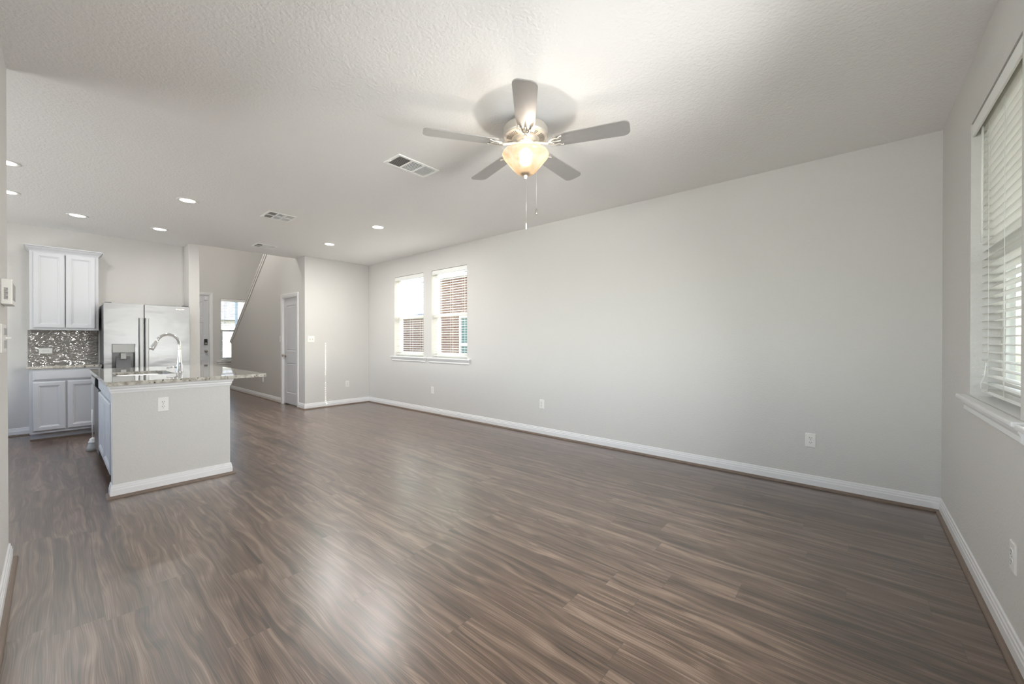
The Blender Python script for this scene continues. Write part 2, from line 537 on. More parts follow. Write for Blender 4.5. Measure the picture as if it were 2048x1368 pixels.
def thing(name, label, cat, at=(0, 0, 0), group=None, kind=None):
    """an Empty at the thing's base; its parts are given in world coordinates"""
    o = bpy.data.objects.new(name, None)
    COL.objects.link(o)
    o.location = at; o['at'] = tuple(at); o.empty_display_size = 0.1
    return tag(o, label, cat, group, kind)

def proto(name, label, cat, group=None):
    """an Empty whose parts are given in its own coordinates (it is placed afterwards)"""
    o = bpy.data.objects.new(name, None)
    COL.objects.link(o); o.empty_display_size = 0.05
    return tag(o, label, cat, group)

def copy_tree(o, parent=None):
    c = o.copy(); COL.objects.link(c)
    if parent is not None:
        c.parent = parent
    for ch in list(o.children):
        copy_tree(ch, c)
    return c

def place(src, first, loc, rz=0.0, label=None, group=None, rot=None):
    o = src if first else copy_tree(src)
    o.location = loc
    o.rotation_euler = rot if rot else (0, 0, rz)
    if label: o['label'] = label
    if group: o['group'] = group
    return o

def struct(mb, name, mat, label, cat, bevel=0.0):
    return tag(mb.build(name, mat, None, bevel), label, cat, None, 'structure')

def panel_wall(axis, face, back, u0, u1, z0, z1, holes=()):
    """wall slab between 'face' and 'back' on the given axis (0: x=const, u is y; 1: y=const, u is x) with rectangular openings"""
    us = sorted(set([u0, u1]+[h[0] for h in holes]+[h[1] for h in holes]))
    zs = sorted(set([z0, z1]+[h[2] for h in holes]+[h[3] for h in holes]))
    def solid(i, j):
        if i < 0 or j < 0 or i >= len(us)-1 or j >= len(zs)-1: return False
        cu, cz = (us[i]+us[i+1])/2, (zs[j]+zs[j+1])/2
        return not any(h[0] < cu < h[1] and h[2] < cz < h[3] for h in holes)
    mb = MB()
    def P(t, u, z): return (t, u, z) if axis == 0 else (u, t, z)
    def quad(a, b, c, d): mb.add([a, b, c, d], [(0, 1, 2, 3)])
    for i in range(len(us)-1):
        for j in range(len(zs)-1):
            if not solid(i, j): continue
            a, b, c, d = us[i], us[i+1], zs[j], zs[j+1]
            for t in (face, back):
                quad(P(t, a, c), P(t, b, c), P(t, b, d), P(t, a, d))
            if not solid(i-1, j): quad(P(face, a, c), P(back, a, c), P(back, a, d), P(face, a, d))
            if not solid(i+1, j): quad(P(face, b, c), P(back, b, c), P(back, b, d), P(face, b, d))
            if not solid(i, j-1): quad(P(face, a, c), P(face, b, c), P(back, b, c), P(back, a, c))
            if not solid(i, j+1): quad(P(face, a, d), P(face, b, d), P(back, b, d), P(back, a, d))
    return mb

# ------------------------------------------------------------------ the shell
WT = 0.15
WIN1 = (-6.490, -5.605, 0.945, 2.403)     # in the long wall
WIN2 = (-5.384, -4.510, 0.945, 2.403)
WINA = (2.395, 3.262, 0.935, 2.405)       # in the right wall
WINB = (1.300, 2.174, 0.935, 2.405)
WINF = (2.906, 3.790, 0.690, 2.345)       # foyer
DOORC = (-8.442, -7.735, 0.0, 2.062)      # closet
DOORF = (1.775, 2.685, 0.0, 2.42)         # front door
FILL_OPENING = (-3.00, -0.10, 0.95, 2.30)        # opening added beside the camera for fill light

mb = MB().box(XF-0.2, R+0.2, -3.1, W+0.2, -0.12, 0.0)
struct(mb, 'floor', 'floor', 'brown walnut-look vinyl plank floor of the whole room', 'floor')

mb = MB().box(EDGE, R+0.15, -3.0, W+0.15, H, H+0.28)
mb.box(XK-0.15, EDGE, -3.0, 1.52, H, H+0.28)
struct(mb, 'ceiling', 'ceiling', 'white textured drywall ceiling over the living room and kitchen', 'ceiling')
mb = MB().box(XF-0.15, EDGE+0.1, 1.3, W+0.15, HT, HT+0.15)
struct(mb, 'ceiling_foyer', 'ceiling', 'high white ceiling of the two-storey foyer beyond', 'ceiling')

struct(panel_wall(1, W, W+WT, XF-0.15, R+WT, 0, HT, [WIN1, WIN2]), 'wall_back', 'wall',
       'long pale greige wall with the pair of windows', 'wall')
struct(panel_wall(0, R, R+WT, LWY-0.14, W, 0, H, [WINA, WINB]), 'wall_right', 'wall',
       'greige wall with the window beside the camera', 'wall')
struct(panel_wall(1, LWY, LWY-0.14, LWX, R, 0, H, [FILL_OPENING]), 'wall_left', 'wall',
       'pale wall carrying the thermostat at the edge of the view', 'wall')
mb = MB().box(LWX, LWX+0.14, -2.9, LWY-0.14, 0, H)
struct(mb, 'wall_kitchen_side', 'wall', 'wall turning the corner towards the kitchen from the thermostat wall', 'wall')
struct(panel_wall(1, -2.9, -3.0, XK-0.15, LWX+0.14, 0, H, [(-7.25, -3.95, 0.95, 2.35)]), 'wall_kitchen_far', 'wall', 'far side wall of the kitchen out of sight past the corner', 'wall')  # unseen opening added to let the kitchen fill light in
mb = MB().box(XK-0.14, XK, -2.9, 1.385, 0, H)
struct(mb, 'wall_kitchen', 'wall', 'greige kitchen wall behind the white cabinets and fridge', 'wall')
mb = MB().box(XK-0.14, PX, 1.385, 1.520, 0, H)
struct(mb, 'wall_partition', 'wall', 'short drywall partition beside the fridge', 'wall', 0.006)
mb = MB().box(XF, XK-0.14, 1.385, 1.520, 0, H+0.28)
mb.box(XF, EDGE, 1.385, 1.520, H+0.28, HT)
struct(mb, 'wall_foyer', 'wall', 'foyer side wall behind the kitchen', 'wall')
mb = MB().box(EDGE, EDGE+0.12, 1.385, W, H+0.28, HT)
struct(mb, 'wall_upper', 'wall', 'upper storey wall above the ceiling edge', 'wall')
struct(panel_wall(0, XF, XF-0.15, 1.385, W, 0, HT, [WINF, DOORF]), 'wall_front', 'wall',
       'foyer front wall with the entry door and window', 'wall')
# end wall of the living room
mb = MB().box(L-0.12, L, YE, W, 0, H)
struct(mb, 'wall_end', 'wall', 'bright end wall of the living room with switch and outlet', 'wall', 0.006)
# stair wall with the sloping top and the closet door opening
SX0, SZ0 = -11.86, 1.20
SLOPE = (3.036-1.205)/(11.872-9.416)
def stop(x): return SZ0+(x-SX0)*SLOPE
mb = MB()
yb = YE+0.12
d0, d1, dz = DOORC[0], DOORC[1], DOORC[3]
for poly in ([(SX0, 0), (d0, 0), (d0, stop(d0)), (SX0, SZ0)],
             [(d0, dz), (d1, dz), (d1, stop(d1)), (d0, stop(d0))],
             [(d1, 0), (L-0.12, 0), (L-0.12, stop(L-0.12)), (d1, stop(d1))]):
    mb.prism(poly, 1, YE, yb)
struct(mb, 'wall_stair', 'wall', 'greige wall under the stairs with sloping top and closet door', 'wall')
# back of the closet, so that nothing shows under the door
# sloping cap on the stair wall
mb = MB()
sl = math.atan(SLOPE)
cx_, sx_ = math.cos(sl), math.sin(sl)
xe = -8.0
def sp_(x, off): return (x-sx_*off, stop(x)+cx_*off)
mb.prism([sp_(SX0-0.03, 0.0), sp_(xe, 0.0), sp_(xe, 0.030), sp_(SX0-0.03, 0.030)], 1, YE-0.022, yb+0.022)
mb.prism([sp_(SX0, -0.055), sp_(xe, -0.055), sp_(xe, 0.0), sp_(SX0, 0.0)], 1, YE-0.012, YE)
struct(mb, 'trim_1', 'beigeedge', 'painted sloping cap along the stair wall', 'trim')

# ------------------------------------------------------------------ baseboards and brown shoe mould
BB = [(0, 0), (0.0145, 0), (0.0145, 0.062), (0.0115, 0.068), (0.0115, 0.080), (0.008, 0.085), (0.007, 0.098), (0.003, 0.102), (0, 0.102)]
SH = [(0.0145, 0.0005), (0.0335, 0.0005), (0.0325, 0.008), (0.029, 0.014), (0.022, 0.0185), (0.0145, 0.0195)]
def base(side_name, path, side, label):
    struct(MB().sweep(path, BB, side), 'baseboard_'+side_name, 'trim', 'white moulded baseboard '+label, 'baseboard')
    struct(MB().sweep(path, SH, side), 'trim_shoe_'+side_name, 'shoe', 'brown shoe mould at the foot of the baseboard '+label, 'trim')
base('back', [(R, W), (L, W)], 1, 'along the long wall')
base('right', [(R, LWY+0.034), (R, W)], 1, 'under the window beside the camera')
base('end', [(L, W), (L, YE-0.0), (d1+0.065, YE)], 1, 'on the end wall and round its corner')
base('stair', [(d0-0.065, YE), (SX0, YE), (SX0, yb+0.0)], 1, 'along the stair wall')
base('left', [(R, LWY), (LWX, LWY), (LWX, -2.9)], -1, 'under the thermostat wall')
base('kitchen', [(XK, -0.186), (XK, -2.9)], 1, 'beside the kitchen base cabinet')

# ------------------------------------------------------------------ windows
def make_window(n, axis, face, sgn, o, label, sash=True, stool=0.09):
    """a single-hung window; axis 1: in a y=const wall, u is x; sgn points outwards"""
    u0, u1, z0, z1 = o
    ctr = ((u0+u1)/2, face, z0) if axis == 1 else (face, (u0+u1)/2, z0)
    w = thing('window_%d' % n, label, 'window', ctr, None, 'structure')
    def bx(mb, a, b, t0, t1, c, d):
        t0, t1 = face+sgn*t0, face+sgn*t1
        return mb.box(a, b, t0, t1, c, d) if axis == 1 else mb.box(t0, t1, a, b, c, d)
    f = MB()
    for (a, b, c, d) in ((u0+0.001, u0+0.04, z0+0.001, z1-0.001), (u1-0.04, u1-0.001, z0+0.001, z1-0.001),
                         (u0+0.04, u1-0.04, z1-0.04, z1-0.001), (u0+0.04, u1-0.04, z0+0.001, z0+0.045)):
        bx(f, a, b, 0.106, 0.149, c, d)
    f.build('window_frame', 'vinyl', w)
    zm = z0+(z1-z0)*0.487
    s = MB()
    bx(s, u0+0.04, u1-0.04, 0.109, 0.136, zm-0.028, zm+0.028)
    for (a, b) in ((u0+0.04, u0+0.075), (u1-0.075, u1-0.04)):
        bx(s, a, b, 0.109, 0.132, z0+0.045, zm-0.028)
    bx(s, u0+0.075, u1-0.075, 0.109, 0.132, z0+0.045, z0+0.085)
    s.build('sash', 'vinyl', w)
    for (c, d, t) in ((z0+0.085, zm-0.028, 0.118), (zm+0.028, z1-0.04, 0.138)):
        g = MB()
        bx(g, u0+0.04, u1-0.04, t, t+0.004, c, d)
        g.build('pane', 'glass', w)
    if stool:
        s = MB()
        bx(s, u0-stool, u1+stool, -0.042, 0.0, z0-0.022, z0+0.0)
        bx(s, u0+0.001, u1-0.001, 0.0, 0.106, z0-0.02, z0+0.0005)
        s.build('window_sill', 'trim', w, 0.006)
        a = MB()
        def prof(u): 
            pts = [(0, -0.022), (-0.022, -0.022), (-0.020, -0.042), (-0.012, -0.058), (-0.014, -0.078), (-0.006, -0.086), (0, -0.086)]
            return [((face+sgn*t, u, z0+z) if axis == 0 else (u, face+sgn*t, z0+z)) for t, z in pts]
        a.loops([prof(u0-stool+0.025), prof(u1+stool-0.025)])
        a.build('apron', 'trim', w)
    return w

make_window(1, 1, W, 1, WIN1, 'double-hung window of the pair nearer the end wall')
make_window(2, 1, W, 1, WIN2, 'double-hung window of the pair with a teal window beyond')
make_window(3, 0, R, 1, WINA, 'window with white sill in the wall beside the camera')
make_window(4, 0, R, 1, WINB, 'next window along the camera-side wall, its sill tip just showing')
make_window(5, 0, XF, -1, WINF, 'tall foyer window partly behind the stair wall', stool=0.08)

# wide window added out of view to pass the room's fill light
w = thing('window_6', 'wide window added in the thermostat wall to light the room, outside the view', 'window', (-1.55, LWY, 0.95), None, 'structure')
p0, p1, q0, q1 = FILL_OPENING
mb = MB()
for (a, b, c, d) in ((p0, p0+0.05, q0, q1), (p1-0.05, p1, q0, q1), (p0+0.05, p1-0.05, q1-0.05, q1),
                     (p0+0.05, p1-0.05, q0, q0+0.05), (-1.575, -1.525, q0+0.05, q1-0.05)):
    mb.box(a, b, LWY-0.12, LWY-0.06, c, d)
mb.build('window_frame', 'vinyl', w)
for (a, b) in ((p0+0.05, -1.575), (-1.525, p1-0.05)):
    MB().box(a, b, LWY-0.092, LWY-0.086, q0+0.05, q1-0.05).build('pane', 'glass', w)

# ------------------------------------------------------------------ venetian blinds
def make_blind(axis, face, sgn, o, label, group, nslat=33, wand_at=0.12, low=0.028):
    u0, u1, z0, z1 = o
    u0 += 0.006; u1 -= 0.006
    ctr = ((u0+u1)/2, face, z1) if axis == 1 else (face, (u0+u1)/2, z1)
    bl = thing('venetian_blind', label, 'blind', ctr, group)
    def Q(u, t, z): return (u, face+sgn*t, z) if axis == 1 else (face+sgn*t, u, z)
    def bx(mb, a, b, t0, t1, c, d):
        return mb.box(a, b, face+sgn*t0, face+sgn*t1, c, d) if axis == 1 else mb.box(face+sgn*t0, face+sgn*t1, a, b, c, d)
    T0, T1 = 0.040, 0.090
    # valance and head rail
    v = MB(); bx(v, u0, u1, 0.004, 0.014, z1-0.072, z1-0.006); v.build('valance', 'blind', bl, 0.003)
    v = MB(); bx(v, u0+0.01, u1-0.01, 0.036, 0.088, z1-0.055, z1-0.008); v.build('head_rail', 'blind', bl)
    zt, zb = z1-0.085, z0+low+0.05
    lad = [u0+0.143, (u0+u1)/2, u1-0.143]
    s = MB()
    for k in range(nslat):
        z = zb+(zt-zb)*k/(nslat-1)
        cuts = [u0+0.004]+[q for l in lad[:1] for q in (l-0.008, l+0.008)]+[u1-0.004]
        tm, c = (T0+T1)/2, 0.0035
        hd = 0.008
        def strip(a, b, ts):
            th = 0.0028
            pr = [(t, z+c*(1-((t-tm)/0.025)**2)) for t in ts]
            ring = pr+[(t, q-th) for t, q in reversed(pr)]
            s.loops([[Q(a, t, q) for t, q in ring], [Q(b, t, q) for t, q in ring]])
        full = [T0, tm-0.0125, tm, tm+0.0125, T1]
        for a in range(0, len(cuts), 2):
            strip(cuts[a], cuts[a+1], full)
        for l in lad[:1]:
            strip(l-0.008, l+0.008, [T0, (T0+tm-hd)/2, tm-hd])
            strip(l-0.008, l+0.008, [tm+hd, (T1+tm+hd)/2, T1])
    s.build('slats', 'blind', bl)
    v = MB(); bx(v, u0+0.004, u1-0.004, T0, T1, z0+low, z0+low+0.016); v.build('bottom_rail', 'blind', bl, 0.003)
    c = MB()
    for l in lad:
        for t in (T0-0.0015, T1+0.0015):
            c.tube([Q(l, t, z1-0.06), Q(l, t, z0+low+0.01)], 0.0012, 6)
    c.build('ladder_cord', 'blind', bl)
    wd = MB()
    uw = u0+wand_at if wand_at > 0 else u1+wand_at
    wd.tube([Q(uw, 0.024, z1-0.06), Q(uw, 0.022, z1-0.40), Q(uw, 0.022, z1-0.66)], 0.0042, 8)
    wd.build('tilt_wand', 'blind', bl)
    return bl
G = 'white venetian blinds'
make_blind(1, W, 1, WIN1, 'white slatted blind in the long-wall window nearer the end wall', G)
make_blind(1, W, 1, WIN2, 'white slatted blind in the long-wall window with teal glass showing through', G)
b3 = make_blind(0, R, 1, WINA, 'large white slatted blind in the window beside the camera', G, wand_at=-0.10, low=0.025)
# looped lift cord at the foot of the near blind
c = MB()
yy = WINA[1]-0.125
c.tube([(R+0.036, yy, 1.12), (R+0.030, yy, 1.05), (R+0.022, yy+0.024, 1.01), (R+0.022, yy+0.020, 0.985), (R+0.030, yy-0.005, 0.972), (R+0.036, yy-0.02, 0.985)], 0.002, 6)
c.build('lift_cord', 'blind', b3)
make_blind(0, XF, -1, WINF, 'white slatted blind in the foyer window behind the stair wall', G, nslat=37, wand_at=0.10)

# ------------------------------------------------------------------ doors
def moulded_leaf(u0, u1, z0, z1, panels, P, bev=0.030, dep=0.008):
    """door face with moulded recessed panels; P(u, depth, z) maps to the world, depth measured into the leaf"""
    mb = MB()
    us = sorted(set([u0, u1]+[q for p in panels for q in p[:2]])); zs = sorted(set([z0, z1]+[q for p in panels for q in p[2:]]))
    for i in range(len(us)-1):
        for j in range(len(zs)-1):
            a, b, c, d = us[i], us[i+1], zs[j], zs[j+1]
            if any(p[0] < (a+b)/2 < p[1] and p[2] < (c+d)/2 < p[3] for p in panels): continue
            mb.add([P(a, 0, c), P(b, 0, c), P(b, 0, d), P(a, 0, d)], [(0, 1, 2, 3)])
    for (a, b, c, d) in panels:
        st = [(0, 0), (bev*0.35, dep), (bev*0.6, dep), (bev, dep*0.25), (bev*1.05, dep*0.25)]
        mb.loops([[P(a+o, q, c+o), P(b-o, q, c+o), P(b-o, q, d-o), P(a+o, q, d-o)] for o, q in st], cap0=False, cap1=True)
    t = 0.035
    e = [P(u0, 0, z0), P(u1, 0, z0), P(u1, 0, z1), P(u0, 0, z1)]; f = [P(u0, t, z0), P(u1, t, z0), P(u1, t, z1), P(u0, t, z1)]
    mb.loops([e, f], cap0=False, cap1=True)
    return mb

def casing(mb, u0, u1, z1, P, cw=0.057):
    prof = [(0, 0.0), (0, 0.010), (cw*0.3, 0.012), (cw*0.8, 0.016), (cw, 0.016), (cw, 0.0)]
    pts = [(u0, 0), (u0, z1), (u1, z1), (u1, 0)]
    out = [(-1, 0), (-1, 1), (1, 1), (1, 0)]
    mb.loops([[P(u+s*o, -t, z+(k*o if k else 0)) for o, t in prof] for (u, z), (s, k) in zip(pts, out)])
    return mb

# closet door (faces the room, in the stair wall)
dr = thing('door_1', 'white two-panel closet door under the stairs', 'door', ((d0+d1)/2, YE, 0), None, 'structure')
PC = lambda u, t, z: (u, YE+t, z)
mb = MB()
casing(mb, d0, d1, dz, PC)
mb.build('door_casing', 'trim', dr)
mb = MB()
for (a, b, c, d) in ((d0, d0+0.018, 0, dz), (d1-0.018, d1, 0, dz), (d0+0.018, d1-0.018, dz-0.018, dz)):
    mb.box(a, b, YE, YE+0.11, c, d)
mb.build('door_jamb', 'trim', dr)
a0, a1 = d0+0.021, d1-0.021
PL_ = lambda u, t, z: (u, YE+0.022+t, z)
moulded_leaf(a0, a1, 0.022, dz-0.021, [(a0+0.11, a1-0.11, 0.23, 0.80), (a0+0.11, a1-0.11, 1.03, 1.90)], PL_).build('door_leaf', 'door', dr)
kb = MB()
kx, kz = a0+0.06, 0.945
Mk = Matrix.Translation((kx, YE+0.022, kz)) @ Matrix.Rotation(PI/2, 4, 'X')
kb.lathe([(0.0, 0), (0.032, 0), (0.032, 0.006), (0.012, 0.010), (0.010, 0.028), (0.020, 0.036), (0.027, 0.048), (0.025, 0.058), (0.014, 0.066), (0.0, 0.068)], 24, M=Mk)
kb.build('door_knob', 'nickel', dr)
for hz in (0.22, 1.05, 1.78):
    MB().tube([(d1-0.020, YE+0.012, hz-0.05), (d1-0.020, YE+0.012, hz+0.05)], 0.009, 8).build('hinge', 'nickel', dr)

# front door (seen past the partition)
df_ = thing('door_2', 'white panelled front door with a keypad lock in the foyer', 'door', (XF, (DOORF[0]+DOORF[1])/2, 0), None, 'structure')
PF = lambda u, t, z: (XF-t, u, z)
mb = MB(); casing(mb, DOORF[0], DOORF[1], DOORF[3], PF); mb.build('door_casing', 'trim', df_)
mb = MB()
for (a, b, c, d) in ((DOORF[0], DOORF[0]+0.018, 0, DOORF[3]), (DOORF[1]-0.018, DOORF[1], 0, DOORF[3]), (DOORF[0]+0.018, DOORF[1]-0.018, DOORF[3]-0.018, DOORF[3])):
    mb.box(XF-0.12, XF, a, b, c, d)
mb.build('door_jamb', 'trim', df_)
f0, f1 = DOORF[0]+0.021, DOORF[1]-0.021
fm = (f0+f1)/2
pans = [(fm+0.045, f1-0.12, 0.20, 0.72), (fm+0.045, f1-0.12, 0.86, 1.70), (fm+0.045, f1-0.12, 1.83, 2.22),
        (f0+0.12, fm-0.045, 0.20, 0.72), (f0+0.12, fm-0.045, 0.86, 1.70), (f0+0.12, fm-0.045, 1.83, 2.22)]
PFL = lambda u, t, z: (XF-0.02-t, u, z)
moulded_leaf(f0, f1, 0.012, DOORF[3]-0.021, pans, PFL).build('door_leaf', 'door', df_)
Mx = Matrix.Translation((XF-0.02, f1-0.065, 0.955)) @ Matrix.Rotation(PI/2, 4, 'Y')
MB().lathe([(0, 0), (0.034, 0), (0.034, 0.008), (0.012, 0.012), (0.011, 0.035), (0.022, 0.042), (0.029, 0.055), (0.026, 0.067), (0.0, 0.072)], 24, M=Mx).build('door_knob', 'nickel', df_)
kp = MB().box(XF-0.02, XF+0.012, f1-0.105, f1-0.035, 1.12, 1.27).build('keypad_lock', 'black', df_, 0.008)
Mx = Matrix.Translation((XF+0.012, f1-0.07, 1.150)) @ Matrix.Rotation(PI/2, 4, 'Y')
MB().lathe([(0, 0), (0.026, 0), (0.026, 0.012), (0.0, 0.014)], 20, M=Mx).build('thumb_turn', 'nickel', kp)
MB().box(XF-0.02, XF+0.006, f1-0.10, f1-0.035, 2.28, 2.37).build('door_sensor', 'trim', df_)

# ------------------------------------------------------------------ kitchen cabinets
def cab_door(u0, u1, z0, z1, P, frame=0.058, t=0.019, drawer=False):
    """cabinet door: P(u, out, z), out measured away from the cabinet front"""
    mb = MB()
    if drawer:
        st = [(0, 0), (0, t-0.009), (0.004, t-0.006), (0.012, t-0.004), (0.016, t)]
    else:
        st = [(0, 0), (0, t-0.006), (0.004, t-0.002), (0.010, t), (frame-0.012, t), (frame-0.007, t-0.004), (frame, t-0.005), (frame+0.004, t-0.009), (frame+0.010, t-0.010)]
    mb.loops([[P(u0+o, d, z0+o), P(u1-o, d, z0+o), P(u1-o, d, z1-o), P(u0+o, d, z1-o)] for o, d in st])
    return mb

CY0, CY1 = -0.185, 0.425
cab = thing('base_cabinet', 'white base cabinet under the granite beside the fridge', 'cabinet', (XK, (CY0+CY1)/2, 0))
CF = -7.560
mb = MB().box(XK+0.002, CF-0.019, CY0, CY1, 0.105, 0.882)
mb.build('cabinet_body', 'cabinet', cab)
ff = MB()
for (a, b, c, d) in ((CY0, CY0+0.038, 0.09, 0.882), (CY1-0.038, CY1, 0.09, 0.882), (CY0+0.038, CY1-0.038, 0.845, 0.882),
                     (CY0+0.038, CY1-0.038, 0.70, 0.755), (CY0+0.038, CY1-0.038, 0.09, 0.145), (0.098, 0.136, 0.145, 0.70)):
    ff.box(CF-0.019, CF, a, b, c, d)
ff.build('face_frame', 'cabinet', cab)
PB = lambda u, t, z: (CF+t, u, z)
cab_door(-0.158, 0.392, 0.742, 0.864, PB, drawer=True).build('drawer_front', 'cabinet', cab)
cab_door(-0.159, 0.107, 0.122, 0.722, PB).build('door', 'cabinet', cab)
cab_door(0.124, 0.392, 0.122, 0.722, PB).build('door', 'cabinet', cab)
MB().box(XK+0.002, CF-0.070, CY0+0.005, CY1, 0.0, 0.105).build('toe_kick', 'cabinet', cab)
MB().box(CF-0.070, CF-0.056, CY0+0.002, CY1, 0.0005, 0.018).build('shoe_mould', 'shoe', cab)

mb = MB().box(XK+0.001, -7.530, CY0-0.022, 0.428, 0.884, 0.914)
tag(mb.build('countertop', 'granite', None, 0.003), 'short granite countertop on the base cabinet beside the fridge', 'countertop')

uc = thing('wall_cabinet', 'white upper cabinet with two tall panelled doors', 'cabinet', (XK, 0.115, 1.37))
UF = -7.850
UY0, UY1, UZ0, UZ1 = -0.187, 0.415, 1.370, 2.392
MB().box(XK+0.001, UF-0.019, UY0, UY1, UZ0, UZ1).build('cabinet_body', 'cabinet', uc)
ff = MB()
for (a, b, c, d) in ((UY0, UY0+0.038, UZ0, UZ1), (UY1-0.038, UY1, UZ0, UZ1), (UY0+0.038, UY1-0.038, UZ1-0.05, UZ1), (UY0+0.038, UY1-0.038, UZ0, UZ0+0.04)):
    ff.box(UF-0.019, UF, a, b, c, d)
ff.build('face_frame', 'cabinet', uc)
PU = lambda u, t, z: (UF+t, u, z)
cab_door(UY0+0.030, 0.108, UZ0+0.024, 2.358, PU).build('door', 'cabinet', uc)
cab_door(0.118, UY1-0.030, UZ0+0.024, 2.358, PU).build('door', 'cabinet', uc)
cr_ = MB()
CRP = [(0, 2.372), (0.004, 2.372), (0.010, 2.386), (0.026, 2.406), (0.036, 2.424), (0.046, 2.428), (0.046, 2.438), (0, 2.438)]
cr_.sweep([(XK+0.001, UY0), (UF, UY0), (UF, UY1), (XK+0.001, UY1)], CRP, -1)
cr_.build('crown_moulding', 'cabinet', uc)

mb = MB().box(XK+0.0005, XK+0.008, CY0-0.026, 0.418, 0.915, 1.369)
tag(mb.build('backsplash', 'tile'), 'glossy wavy taupe tile backsplash above the short countertop', 'backsplash')

# ------------------------------------------------------------------ refrigerator
fr_ = thing('refrigerator', 'stainless side-by-side refrigerator with a dark water dispenser', 'refrigerator', (-7.75, 0.88, 0))
FX = -7.420
FY0, FY1, FM0, FM1 = 0.438, 1.326, 0.823, 0.831
MB().box(-8.14, -7.490, FY0+0.004, FY1-0.004, 0.02, 1.718).build('cabinet_body', 'darkgrey', fr_, 0.004)
DY0, DY1, DZ0, DZ1 = 0.512, 0.737, 0.800, 1.186
# freezer door with the dispenser opening
fd = MB()
us = [FY0, DY0, DY1, FM0]; zs = [0.10, DZ0, DZ1, 1.728]
for i in range(3):
    for j in range(3):
        if i == 1 and j == 1: continue
        fd.add([(FX, us[i], zs[j]), (FX, us[i+1], zs[j]), (FX, us[i+1], zs[j+1]), (FX, us[i], zs[j+1])], [(0, 1, 2, 3)])
fd.loops([[(FX, FY0, 0.10), (FX, FM0, 0.10), (FX, FM0, 1.728), (FX, FY0, 1.728)], [(-7.488, FY0, 0.10), (-7.488, FM0, 0.10), (-7.488, FM0, 1.728), (-7.488, FY0, 1.728)]], cap0=False)
fdo = fd.build('freezer_door', 'steel', fr_)
MB().box(-7.488, FX, FM1, FY1, 0.10, 1.728).build('fridge_door', 'steel', fr_, 0.004)
MB().box(-7.486, -7.44, FM0, FM1, 0.10, 1.72).build('door_gasket', 'black', fr_)
MB().box(-7.50, -7.46, FY0+0.01, FY1-0.01, 0.02, 0.095).build('base_grille', 'darkgrey', fr_)
for (a, b) in ((0.776, 0.814), (0.834, 0.872)):
    hb = MB()
    pr = [(0.045, a), (0.056, a+0.006), (0.058, (a+b)/2), (0.056, b-0.006), (0.045, b), (0.040, b), (0.040, a)]
    hb.loops([[(FX+t, u, 0.55) for t, u in pr], [(FX+t, u, 1.54) for t, u in pr]])
    for z in (0.58, 1.50):
        hb.box(FX, FX+0.042, a+0.006, b-0.006, z, z+0.03)
    hb.build('handle', 'handlesteel', fr_)
for (a, b) in ((FY0+0.012, FY0+0.075), (FY1-0.075, FY1-0.012)):
    MB().box(-7.55, -7.435, a, b, 1.729, 1.742).build('hinge_cover', 'darkgrey', fr_, 0.003)
dp = MB()
dp.box(FX-0.055, FX-0.050, DY0, DY1, DZ0, DZ1, 0)
for (a, b, c, d) in ((DY0, DY0+0.006, DZ0, DZ1), (DY1-0.006, DY1, DZ0, DZ1), (DY0, DY1, DZ1-0.006, DZ1), (DY0, DY1, DZ0, DZ0+0.012)):
    dp.box(FX-0.055, FX+0.003, a, b, c, d, 0)
# sloping back of the recess
dp.add([(FX-0.004, DY0+0.035, DZ0+0.012), (FX-0.004, DY1-0.035, DZ0+0.012), (FX-0.045, DY1-0.045, 1.02), (FX-0.045, DY0+0.045, 1.02)], [(0, 1, 2, 3)], 1)
dpo = dp.build('dispenser', ['black', 'darkgrey'], fr_)
MB().box(FX-0.05, FX+0.004, DY0+0.006, DY1-0.006, 1.072, DZ1-0.006).build('control_panel', 'vinyl_grey' if 'vinyl_grey' in MAT else 'greyplastic', dpo, 0.003)
pd = MB(); pd.box(FX-0.04, FX-0.008, 0.596, 0.650, 0.985, 1.065); pd.build('paddle', 'greyplastic', dpo, 0.003)
# small oval maker's badge, chrome ring with bars
bd = MB()
for k, (yc, wd, zc, hh) in enumerate(((1.176, 0.016, 1.685, 0.012), (1.197, 0.010, 1.683, 0.006), (1.212, 0.010, 1.680, 0.018), (1.229, 0.012, 1.682, 0.008), (1.247, 0.018, 1.682, 0.010))):
    bd.box(FX, FX+0.002, yc-wd/2, yc+wd/2, zc-hh/2, zc+hh/2)
ring = []
for k in range(29):
    a = 2*PI*k/28
    ring.append((FX+0.0015, 1.215+0.052*math.cos(a), 1.680+0.014*math.sin(a)))
bd.tube(ring, 0.0014, 5)
bd.build('badge', 'nickel', fr_)

# ------------------------------------------------------------------ kitchen island
isl = thing('kitchen_island', 'kitchen island with drywall front, white cap moulding and cabinets', 'island', (-5.4, 0.69, 0))
IX, IY0, IY1, IB = -4.385, 0.303, 1.076, -6.395
hw = MB().box(IX, IX-0.115, IY0, IY1, 0, 0.884)
hw.box(IX-0.115, IB, IY1-0.115, IY1, 0, 0.884)
hw.build('half_wall', 'wall', isl, 0.004)
path = [(IX-0.115, IY0), (IX, IY0), (IX, IY1), (IB, IY1)]
CAP = [(0, 0.820), (0.006, 0.820), (0.009, 0.834), (0.013, 0.842), (0.013, 0.852), (0.020, 0.862), (0.023, 0.876), (0.023, 0.8838), (0, 0.8838)]
MB().sweep(path, CAP, -1).build('cap_moulding', 'trim', isl)
MB().sweep(path, BB, -1).build('baseboard', 'trim', isl)
MB().sweep(path, SH, -1).build('shoe_mould', 'shoe', isl)
CFY = 0.315      # island cabinet face (faces the kitchen side)
DW0, DW1 = -5.700, -6.310
ib = MB()
ib.box(IX-0.116, DW0+0.006, CFY+0.019, IY1-0.116, 0.110, 0.60)
ib.build('cabinet_body', 'cabinet', isl)
